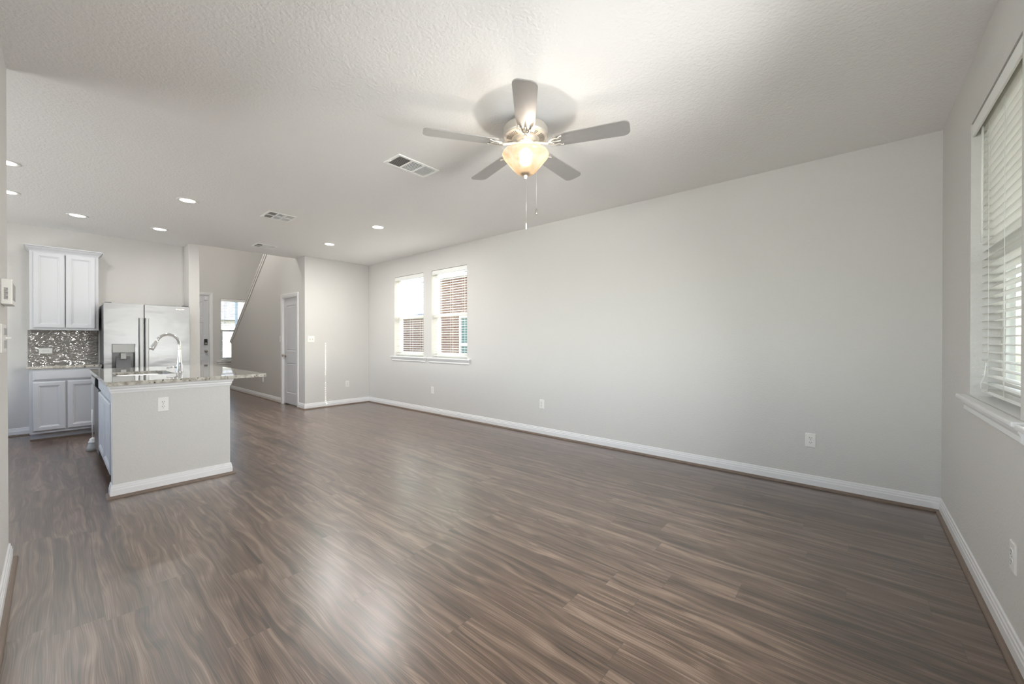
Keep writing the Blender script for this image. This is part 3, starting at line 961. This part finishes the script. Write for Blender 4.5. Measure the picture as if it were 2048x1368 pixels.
MB().box(DW1-0.006, IB, CFY+0.004, IY1-0.116, 0.0, 0.883).build('end_panel', 'cabinet', isl)
ff = MB()
def xf(a, b, c, d): ff.box(a, b, CFY, CFY+0.019, c, d)
xf(IX-0.116, IX-0.155, 0.11, 0.883); xf(DW0+0.006, DW0+0.040, 0.11, 0.883)
xf(IX-0.155, DW0+0.040, 0.85, 0.883); xf(IX-0.155, DW0+0.040, 0.705, 0.745); xf(IX-0.155, DW0+0.040, 0.11, 0.155)
ff.build('face_frame', 'cabinet', isl)
PI_ = lambda u, t, z: (u, CFY-t, z)
xm = (IX-0.135+DW0+0.020)/2
cab_door(DW0+0.020, IX-0.140, 0.752, 0.868, PI_, drawer=True).build('drawer_front', 'cabinet', isl)
cab_door(xm+0.004, IX-0.140, 0.150, 0.725, PI_).build('door', 'cabinet', isl)
cab_door(DW0+0.020, xm-0.004, 0.150, 0.725, PI_).build('door', 'cabinet', isl)
tk = MB(); tk.box(IX-0.116, DW0+0.006, CFY+0.075, CFY+0.09, 0.0, 0.11)
tk.build('toe_kick', 'darkgrey', isl)  # board coloured dark for the shade of the toe space

dw = thing('dishwasher', 'dishwasher with a black control panel built into the island', 'dishwasher', ((DW0+DW1)/2, 0.5, 0))
MB().box(DW0, DW1, 0.33, 0.90, 0.11, 0.875).build('tub', 'darkgrey', dw)
MB().box(DW0, DW1, 0.298, 0.330, 0.085, 0.742).build('door', 'steel', dw, 0.004)
cp = MB()
prf = [(0.330, 0.752), (0.296, 0.748), (0.274, 0.782), (0.277, 0.858), (0.288, 0.876), (0.330, 0.876)]
cp.prism(prf, 0, DW0, DW1)
cpo = cp.build('control_panel', 'black', dw, 0.003)
cq = MB().prism([(0.2740, 0.792), (0.272, 0.792), (0.2750, 0.852), (0.2768, 0.852)], 0, DW0-0.03, DW1+0.03).build('display_strip', 'greyplastic', cpo)
MB().box(DW0, DW1, 0.375, 0.395, 0.0, 0.11).build('toe_kick', 'black', dw)

# island worktop with the sink cut-out
SKX, SKY, SKW, SKD = -5.285, 0.582, 0.315, 0.205      # centre and half sizes of the sink opening
TX0, TX1, TY0, TY1 = -6.470, -4.315, 0.266, 1.353
def rrect(cx, cy_, hw_, hd_, r, n=8):
    pts = []
    for (sx, sy, a0) in ((1, 1, 0), (-1, 1, PI/2), (-1, -1, PI), (1, -1, 3*PI/2)):
        for k in range(n):
            a = a0+(PI/2)*k/(n-1)
            pts.append((cx+sx*(hw_-r)+r*math.cos(a), cy_+sy*(hd_-r)+r*math.sin(a)))
    return pts
inner = rrect(SKX, SKY, SKW, SKD, 0.06)
outer = []
for k, (px, py) in enumerate(inner):
    q, r_ = divmod(k, 8)
    corner = [(TX1, TY1), (TX0, TY1), (TX0, TY0), (TX1, TY0)][q]
    if r_ in (3, 4):
        outer.append(corner)
    else:
        if q == 0: outer.append((TX1, py) if r_ < 3 else (px, TY1))
        elif q == 1: outer.append((px, TY1) if r_ < 3 else (TX0, py))
        elif q == 2: outer.append((TX0, py) if r_ < 3 else (px, TY0))
        else: outer.append((px, TY0) if r_ < 3 else (TX1, py))
ZB, ZT = 0.884, 0.914
ct = MB()
lp = [[(x, y, ZT) for x, y in inner], [(x, y, ZT) for x, y in outer], [(x, y, ZB) for x, y in outer], [(x, y, ZB) for x, y in inner], [(x, y, ZT) for x, y in inner]]
ct.loops(lp, cap0=False, cap1=False)
tag(ct.build('countertop', 'granite', None), 'large speckled granite island worktop with a sink cut-out', 'countertop')

sk = MB()
ins = rrect(SKX, SKY, SKW+0.006, SKD+0.006, 0.06)
bot = rrect(SKX, SKY, SKW-0.02, SKD-0.02, 0.06)
flg = rrect(SKX, SKY, SKW+0.025, SKD+0.025, 0.07)
sk.loops([[(x, y, 0.8835) for x, y in flg], [(x, y, 0.8835) for x, y in ins], [(x, y, 0.715) for x, y in bot], [(x, y, 0.69) for x, y in rrect(SKX, SKY, SKW-0.05, SKD-0.05, 0.05)]], cap0=False, cap1=True, smooth=False)
tag(sk.build('sink', 'steelsink'), 'undermount steel sink bowl set in the island worktop', 'sink')

# short cord hanging from the worktop corner
hc = MB().tube([(-4.345, 1.335, 0.8838), (-4.345, 1.335, 0.832)], 0.0022, 8)
hco = hc.build('hanging_cord', 'plastic', None, loc=(-4.345, 1.335, 0.8838))
tag(hco, 'short white cord hanging beneath the tip of the island worktop', 'cord')

# pull-down tap
fc = thing('faucet', 'chrome gooseneck pull-down faucet on the island worktop', 'faucet', (-5.181, 0.842, 0.914))
fx_, fy_ = -5.181, 0.842
bs = MB().lathe([(0.0, 0.9142), (0.030, 0.9142), (0.030, 0.920), (0.026, 0.926), (0.026, 0.985), (0.0215, 1.0), (0.019, 1.03), (0.015, 1.10), (0.0135, 1.14)], 24, (fx_, fy_, 0))
bs.build('base', 'chrome', fc)
pts, rr = [], []
for k in range(5):
    pts.append((fx_, fy_, 1.13+0.06*k/4)); rr.append(0.0135)
ra = 0.092
for k in range(1, 19):
    a = PI*0.86*k/18
    pts.append((fx_+0.02*(1-math.cos(a)), fy_-ra+ra*math.cos(a), 1.19+ra*1.12*math.sin(a))); rr.append(0.0135)
MB().tube(pts, rr, 14).build('spout', 'chrome', fc)
e = Vector(pts[-1]); dv = (Vector(pts[-1])-Vector(pts[-2])).normalized()
MB().tube([e, e+dv*0.02, e+dv*0.07, e+dv*0.10], [0.0145, 0.016, 0.020, 0.0205], 16).build('spray_head', 'chrome', fc)
MB().tube([(fx_, fy_-0.022, 0.965), (fx_+0.004, fy_-0.05, 0.970), (fx_+0.008, fy_-0.105, 0.958)], [0.011, 0.007, 0.0055], 10).build('lever', 'chrome', fc)

# white-handled brush standing by the far end of the island
br = thing('floor_brush', 'white-handled brush with a grey base standing beside the dishwasher', 'brush', (-6.465, 0.292, 0))
MB().lathe([(0.0, 0.0005), (0.055, 0.0005), (0.050, 0.03), (0.036, 0.075), (0.030, 0.085), (0.0, 0.085)], 20, (-6.465, 0.292, 0)).build('base', 'greyplastic', br)
MB().lathe([(0.030, 0.085), (0.036, 0.09), (0.036, 0.105), (0.026, 0.112), (0.028, 0.125), (0.018, 0.140), (0.006, 0.148), (0.0, 0.148)], 20, (-6.465, 0.292, 0)).build('collar', 'plastic', br)
MB().tube([(-6.465, 0.292, 0.14), (-6.465, 0.289, 0.46)], 0.0055, 8).build('handle', 'plastic', br)

# ------------------------------------------------------------------ outlets and switches (built facing -y, then turned to their wall)
def plate(mb, w, h, t=0.006, mi=0):
    st = [(0, 0), (0, t*0.5), (0.004, t), (0.006, t)]
    mb.loops([[(-w/2+o, -d, -h/2+o), (w/2-o, -d, -h/2+o), (w/2-o, -d, h/2-o), (-w/2+o, -d, h/2-o)] for o, d in st], mi)
    return mb
def rec(zc):
    mb = MB()
    pts = []
    for k in range(24):
        a = 2*PI*k/24
        pts.append((0.0175*math.cos(a), max(-0.0135, min(0.0135, 0.0175*math.sin(a)))))
    mb.loops([[(x, -0.006, zc+z) for x, z in pts], [(x, -0.0085, zc+z) for x, z in pts]], 0)
    mb.box(-0.0085, -0.0055, -0.0088, -0.0084, zc-0.001, zc+0.008, 1)
    mb.box(0.0055, 0.0085, -0.0088, -0.0084, zc-0.0005, zc+0.0075, 1)
    mb.box(-0.0025, 0.0025, -0.0088, -0.0084, zc-0.0105, zc-0.006, 1)
    return mb
def outlet_proto():
    o = proto('wall_outlet', '', 'outlet')
    plate(MB(), 0.072, 0.117).build('cover_plate', 'plastic', o)
    for s in (-1, 1):
        rec(s*0.0195).build('receptacle', ['plastic', 'slot'], o)
    Mx = Matrix.Translation((0, -0.006, 0)) @ Matrix.Rotation(PI/2, 4, 'X')
    MB().lathe([(0.0, 0.0012), (0.003, 0.001), (0.0035, 0.0)], 10, M=Mx).build('screw', 'greyplastic', o)
    return o
op = outlet_proto()
GO = 'duplex wall outlets'
place(op, True, (-0.274, W, 0.394), 0, 'white duplex outlet low on the long wall near the window-side corner', GO)
place(op, False, (-3.080, W, 0.402), 0, 'white duplex outlet halfway along the foot of the long wall', GO)
place(op, False, (-5.360, W, 0.397), 0, 'small white outlet low on the long wall below the paired windows', GO)
place(op, False, (L, 3.715, 0.397), PI/2, 'white outlet low on the end wall, near its corner with the long wall', GO)
place(op, False, (R, 2.465, 0.383), -PI/2, 'white outlet low on the wall beneath the near window', GO)
place(op, False, (IX, 0.605, 0.699), PI/2, 'white duplex outlet on the drywall front of the island', GO)
place(op, False, (XK+0.008, -0.058, 1.094), 0, 'white outlet set sideways in the tile backsplash', GO, rot=(0, PI/2, PI/2))

def switch_proto(n):
    o = proto('light_switch', '', 'light switch')
    plate(MB(), 0.072+0.046*(n-1), 0.117).build('cover_plate', 'plastic', o)
    for k in range(n):
        xc = (k-(n-1)/2)*0.046
        mb = MB(); mb.box(xc-0.005, xc+0.005, -0.0065, -0.005, -0.012, 0.012, 1)
        mb.prism([(-0.004, -0.006), (-0.004, 0.006), (-0.018, 0.010), (-0.018, 0.004)], 0, xc-0.004, xc+0.004, 0)
        mb.build('toggle', ['plastic', 'greyplastic'], o)
    return o
place(switch_proto(2), True, (L, 3.045, 1.255), PI/2, 'white double light switch on the end wall', None)
place(switch_proto(1), True, (-8.552, YE, 1.262), 0, 'single light switch half hidden behind the closet door casing', None)

# switch bank and keypad on the wall beside the camera
sw = thing('light_switch', 'stacked white rocker switch bank below the thermostat', 'light switch', (-3.23, LWY, 1.25))
MB().box(-3.345, -3.07, LWY, LWY+0.006, 1.175, 1.315).build('cover_plate', 'plastic', sw, 0.002)
for (c, d) in ((1.262, 1.296), (1.195, 1.235)):
    MB().box(-3.325, -3.195, LWY+0.006, LWY+0.010, c, d).build('rocker', 'greyplastic', sw, 0.001)  # grey tone puts the rockers' shading into their colour
MB().box(-3.34, -3.325, LWY+0.006, LWY+0.024, 1.243, 1.253).build('toggle', 'plastic', sw)
th = thing('thermostat', 'white wall thermostat with slotted side and framed screen', 'thermostat', (-3.24, LWY, 1.475))
TP = LWY+0.036
MB().box(-3.345, -3.125, LWY, TP, 1.412, 1.536).build('housing', 'plastic', th, 0.004)
MB().box(-3.325, -3.145, TP, TP+0.0015, 1.436, 1.515).build('screen', 'greyplastic', th)
gr = MB()
for k in range(9):
    z = 1.436+k*0.0065
    gr.box(-3.1252, -3.1235, LWY+0.010, LWY+0.022, z, z+0.003)
gr.build('speaker_grille', 'slot', th)

# ------------------------------------------------------------------ ceiling lights
def led_proto():
    o = proto('recessed_light', '', 'ceiling light')
    MB().lathe([(0.094, 0.0), (0.094, -0.003), (0.088, -0.006), (0.072, -0.005), (0.066, -0.001)], 40).build('trim_ring', 'plastic', o)
    MB().lathe([(0.066, -0.001), (0.030, -0.0012), (0.0, -0.0012)], 40).build('lens', 'lens', o)
    return o
lp_ = led_proto()
GL = 'recessed ceiling lights'
LEDS = [((-7.093, 0.203), 'recessed light above the white kitchen cabinets'),
        ((-5.436, 0.955), 'recessed light over the kitchen island'),
        ((-7.126, 0.955), 'recessed light in front of the refrigerator'),
        ((-4.800, 2.835), 'recessed light in the ceiling by the end wall, the one nearer the fan'),
        ((-6.224, 2.840), 'recessed light close to the top of the end wall'),
        ((-6.500, -0.300), 'recessed light half cut off by the thermostat wall'),
        ((-5.432, -0.262), 'recessed light of which only a sliver clears the thermostat wall')]
for k, ((x, y), lab) in enumerate(LEDS):
    o = place(lp_, k == 0, (x, y, H), 0, lab, GL)
    li = light('recessed_light_glow', 'AREA', P_LED*(4.2 if y > 2 else 1.0), (1.0, 0.99, 0.97), (x, y, H-0.012), (0, 0, -1), shape='DISK', size=0.13)

# ------------------------------------------------------------------ ceiling registers
def register(x0, x1, y0, y1, label, split=False, fr_w=0.022):
    v = thing('ceiling_vent', label, 'vent', ((x0+x1)/2, (y0+y1)/2, H), 'white ceiling vents')
    z1 = H-0.0005
    f = MB()
    def bar(a, b, c, d): f.box(a, b, c, d, H-0.008, z1)
    bar(x0, x1, y0, y0+fr_w); bar(x0, x1, y1-fr_w, y1); bar(x0, x0+fr_w, y0+fr_w, y1-fr_w); bar(x1-fr_w, x1, y0+fr_w, y1-fr_w)
    n = 3
    ys = [y0+fr_w+(y1-y0-2*fr_w)*k/n for k in range(n+1)]
    for q in ys[1:-1]:
        bar(x0+fr_w, x1-fr_w, q-0.007, q+0.007)
    if split:
        xm_ = (x0+x1)/2
        bar(xm_-0.007, xm_+0.007, y0+fr_w, y1-fr_w)
    f.build('frame', 'vent', v, 0.002)
    MB().box(x0+0.005, x1-0.005, y0+0.005, y1-0.005, H-0.0012, H-0.0004).build('duct_shade_sheet', 'ventshade', v)  # dark sheet stands in for the shade inside a duct
    for k in range(n):
        s = MB()
        a, b = ys[k]+0.004, ys[k+1]-0.004
        m_ = 9
        if k == 1:
            for i in range(m_):
                xc = x0+fr_w+(x1-x0-2*fr_w)*(i+0.5)/m_
                s.prism([(xc-0.0005, H-0.0075), (xc+0.001, H-0.0075), (xc-0.0005, H-0.0015), (xc-0.002, H-0.0015)], 1, a, b)
        else:
            sg = 1 if k == 0 else -1
            for i in range(m_):
                yc = a+(b-a)*(i+0.5)/m_
                q_ = 0.005 if k == 0 else 0.00075
                s.prism([(yc-sg*q_, H-0.0075), (yc-sg*(q_-0.0015), H-0.0075), (yc+sg*q_, H-0.0015), (yc+sg*(q_-0.0015), H-0.0015)], 0, x0+fr_w, x1-fr_w)
        s.build('louvre', 'vent', v)
    lv = MB(); lv.box(x0+0.06, x0+0.09, y0+0.006, y0+0.018, H-0.014, H-0.008); lv.build('damper_lever', 'vent', v)
    return v
register(-3.008, -2.780, 1.828, 2.240, 'oblong three-section white ceiling vent beside the ceiling fan')
register(-5.445, -5.140, 1.645, 1.960, 'square white ceiling vent between the fan and the island', True)
register(-7.250, -6.995, 2.065, 2.372, 'small white ceiling vent near the edge of the foyer', True)

# ------------------------------------------------------------------ ceiling fan
FCX, FCY, FZ = -1.670, 2.075, 2.525
fan = thing('ceiling_fan', 'five-blade brushed nickel ceiling fan with a lit alabaster bowl', 'ceiling fan', (FCX, FCY, H))
fc3 = (FCX, FCY, 0)
MB().lathe([(0.0, H-0.0005), (0.068, H-0.0005), (0.068, 2.675), (0.060, 2.650)], 40, fc3).build('canopy', 'fanmetal', fan)
MB().lathe([(0.060, 2.662), (0.125, 2.660), (0.141, 2.655), (0.147, 2.645), (0.147, 2.606), (0.150, 2.602), (0.150, 2.596), (0.144, 2.590)], 56, fc3).build('motor_housing', 'fanmetal', fan)
pl = MB().lathe([(0.144, 2.590), (0.136, 2.587), (0.082, 2.580), (0.076, 2.576), (0.074, 2.560), (0.0, 2.560)], 56, fc3)
plo = pl.build('lower_plate', 'fanmetal', fan)
sl_ = MB()
for k in range(60):
    a = 2*PI*k/60
    if k % 12 in (0, 11): continue
    Mr = Matrix.Translation((FCX, FCY, 0)) @ Matrix.Rotation(a, 4, 'Z')
    sl_.add([(0.092, -0.0022, 2.5806), (0.128, -0.0032, 2.5853), (0.128, 0.0032, 2.5853), (0.092, 0.0022, 2.5806)], [(0, 1, 2, 3)], M=Mr)
sl_.build('vent_slots', 'slot', plo)
MB().lathe([(0.060, 2.560), (0.062, 2.542), (0.040, 2.535), (0.034, 2.520), (0.034, 2.510), (0.0, 2.508)], 40, fc3).build('light_fitter', 'fanmetal', fan)
# lamp bowl: open-topped frosted glass
prof = [(0.126, 2.499), (0.140, 2.496), (0.151, 2.488), (0.156, 2.477), (0.151, 2.464), (0.136, 2.446), (0.117, 2.422), (0.098, 2.398), (0.078, 2.374), (0.054, 2.354), (0.028, 2.343), (0.010, 2.340)]
MB().lathe(prof, 56, fc3).build('lamp_bowl', 'bowl', fan)
MB().lathe([(0.0, 2.362), (0.030, 2.358), (0.032, 2.354), (0.0, 2.352)], 24, fc3).build('bowl_cap', 'fanmetal', fan)
MB().lathe([(0.0, 2.341), (0.011, 2.341), (0.013, 2.334), (0.010, 2.326), (0.012, 2.321), (0.006, 2.316), (0.0, 2.315)], 18, fc3).build('finial', 'plastic', fan)
MB().lathe([(0.0, 2.484), (0.014, 2.480), (0.026, 2.470), (0.032, 2.456), (0.033, 2.446), (0.030, 2.432), (0.020, 2.420), (0.008, 2.414), (0.0, 2.413)], 24, fc3).build('bulb', 'bulb', fan)
light('fan_lamp', 'POINT', P_FAN, (1.0, 0.93, 0.84), (FCX, FCY, 2.487), shadow_soft_size=0.02)
R_IN, R_OUT, PITCH_B = 0.195, 0.672, math.radians(-9.5)
def blade_mesh():
    out = []
    hw0, hw1, rc = 0.055, 0.068, 0.040
    out += [(R_IN, -hw0), (R_IN+0.02, -hw0-0.002)]
    for k in range(7):
        a = -PI/2+PI/2*k/6
        out.append((R_OUT-rc+rc*math.cos(a), -hw1+rc+rc*math.sin(a)))
    for k in range(7):
        a = PI/2*k/6
        out.append((R_OUT-rc+rc*math.cos(a), hw1-rc+rc*math.sin(a)))
    out += [(R_IN+0.02, hw0+0.002), (R_IN, hw0)]
    return out
ol = blade_mesh()
for k in range(5):
    ang = math.radians(20.5+72*k)
    Mr = Matrix.Translation((FCX, FCY, FZ+0.012)) @ Matrix.Rotation(ang, 4, 'Z') @ Matrix.Rotation(PITCH_B, 4, 'X')
    bl = MB()
    bl.loops([[(x, y, 0.0) for x, y in ol], [(x, y, 0.006) for x, y in ol]], M=Mr)
    bo = bl.build('blade', 'blade', fan)
    ir = MB()
    Mz = Matrix.Translation((FCX, FCY, FZ)) @ Matrix.Rotation(ang, 4, 'Z')
    ir.tube([(0.060, 0, 0.030), (0.100, 0, 0.018), (0.150, 0, 0.006), (0.185, 0, 0.004)], [0.010, 0.008, 0.008, 0.010], 10, M=Mz)
    for s in (-1, 1):
        ir.tube([(0.165, 0, -0.002), (0.180, s*0.018, -0.004), (0.205, s*0.030, -0.005), (0.225, s*0.026, -0.005), (0.238, s*0.040, -0.005), (0.252, s*0.042, -0.004)], [0.008, 0.007, 0.006, 0.005, 0.005, 0.004], 8, M=Mr)
    ir.tube([(0.165, 0, -0.002), (0.200, 0, -0.006), (0.240, 0, -0.005)], [0.009, 0.007, 0.005], 8, M=Mr)
    for (x, y) in ((0.248, 0.041), (0.248, -0.041), (0.236, 0.0)):
        ir.lathe([(0.0, -0.010), (0.004, -0.009), (0.006, -0.006), (0.006, -0.002)], 10, (x, y, 0), M=Mr)
    ir.build('blade_arm', 'fanmetal', bo)
def chain(dx, dy, z0, z1, fob, name):
    c = MB()
    n = int((z0-z1)/0.006)
    c.tube([(FCX+dx, FCY+dy, z0), (FCX+dx, FCY+dy, z1)], 0.0009, 6)
    co = c.build('pull_chain', 'fanmetal', fan)
    MB().lathe([(0.0, z1+0.004), (0.003, z1), (0.005, z1-0.012), (0.0055, z1-0.032), (0.004, z1-0.040), (0.0, z1-0.042)], 14, (FCX+dx, FCY+dy, 0)).build('chain_fob', fob, co)
chain(0.004, 0.002, 2.316, 2.020, 'plastic', 'a')
chain(0.055, 0.048, 2.500, 2.118, 'nickel', 'b')

# ------------------------------------------------------------------ outside
mb = MB().box(-45, 25, -25, 45, -0.45, -0.30)
struct(mb, 'ground', 'lawn', 'lawn outside the windows', 'lawn')

nh = thing('neighbour_house', 'brick house next door seen through the paired windows', 'house', (-12, 8.2, -0.3))
mb = panel_wall(1, 7.75, 11.0, -10.1, -7.55, -0.3, 3.05, [(-8.75, -7.95, 0.30, 1.95)])
mb.build('brick_wall', 'brick', nh)
MB().box(-19.5, -10.1, 7.95, 11.0, -0.3, 2.0).build('brick_wing', 'brick', nh)
MB().box(-10.3, -7.3, 7.5, 11.2, 3.05, 3.2).build('eave', 'trim', nh)
MB().prism([(7.8, 2.0), (11.2, 2.0), (11.2, 3.0)], 0, -19.6, -10.1).build('wing_roof', 'roofing', nh)
hwn = MB()
for (a, b, c, d) in ((-8.75, -8.70, 0.30, 1.95), (-8.0, -7.95, 0.30, 1.95), (-8.70, -8.0, 1.90, 1.95), (-8.70, -8.0, 0.30, 0.36), (-8.70, -8.0, 1.08, 1.16)):
    hwn.box(a, b, 7.77, 7.85, c, d)
hw_o = hwn.build('window', 'trim', nh)
MB().box(-8.70, -8.0, 7.83, 7.84, 0.36, 1.90).build('pane', 'tealglass', hw_o)
mb = MB()
for k in range(70):
    mb.box(-16.0+k*0.15, -16.0+k*0.15+0.13, 6.55, 6.58, -0.3, 0.62)
mb.box(-16.0, -5.5, 6.58, 6.62, 0.30, 0.38)
tag(mb.build('picket_fence', 'siding'), 'low pale fence in front of the brick house', 'fence')

hs = thing('street_house', 'pale house across the street seen through the foyer window', 'house', (-34, 7.5, -0.3))
MB().box(-38, -32, 3.5, 13.0, -0.3, 2.6).build('house_wall', 'siding', hs)
MB().prism([(2.9, 2.6), (13.6, 2.6), (8.2, 5.0)], 0, -38.4, -31.6).build('roof', 'roofing', hs)
mb = MB().box(-14.6, -14.3, 3.72, 4.02, -0.3, 3.6)
tag(mb.build('porch_post', 'siding'), 'grey porch post outside the foyer window', 'post')
mb = MB().box(-26, -20, -8, 30, -0.30, -0.285)
struct(mb, 'street', 'concrete', 'street beyond the foyer window', 'street')

# patio with a roof added to keep sun off the camera-side window
mb = MB().box(R+0.2, 4.6, -1.0, 5.6, -0.30, -0.05)
struct(mb, 'patio_slab', 'concrete', 'concrete patio outside the near window', 'patio')
pc = thing('shade_cover', 'white patio cover added to shade the near window', 'patio cover', (2.5, 2.3, 2.55))
MB().box(R+0.16, 4.4, -1.0, 6.4, 2.62, 2.74).build('shade_roof', 'trim', pc)
for y in (-0.9, 6.2):
    MB().box(4.15, 4.29, y, y+0.14, -0.05, 2.62).build('post', 'siding', pc)
fe = MB()
for k in range(90):
    fe.box(6.5, 6.525, -2.0+k*0.145, -2.0+k*0.145+0.138, -0.3, 1.55)
fe.box(6.525, 6.57, -2.0, 11.0, 0.2, 0.29); fe.box(6.525, 6.57, -2.0, 11.0, 1.2, 1.29)
tag(fe.build('board_fence', 'fence'), 'wooden board fence beyond the patio', 'fence')
def shrub(x, y, r, h, label):
    mb = MB()
    bm = bmesh.new()
    bmesh.ops.create_icosphere(bm, subdivisions=4, radius=1.0)
    for v in bm.verts:
        n = v.co.normalized()
        s = 1+0.16*math.sin(9*n.x+3*n.z)*math.cos(8*n.y+2*n.x)+random.uniform(-0.10, 0.10)
        v.co = Vector((x+n.x*r*s, y+n.y*r*s, -0.3+h/2+n.z*h/2*s))
    me_v = [tuple(v.co) for v in bm.verts]; me_f = [tuple(v.index for v in f.verts) for f in bm.faces]
    bm.free()
    mb.add(me_v, me_f)
    return tag(mb.build('shrub', 'foliage'), label, 'shrub', 'garden shrubs')
shrub(9.4, 8.5, 1.5, 4.2, 'tall green shrub behind the board fence')
shrub(-16.0, 2.0, 0.8, 1.3, 'round green shrub outside the foyer window')
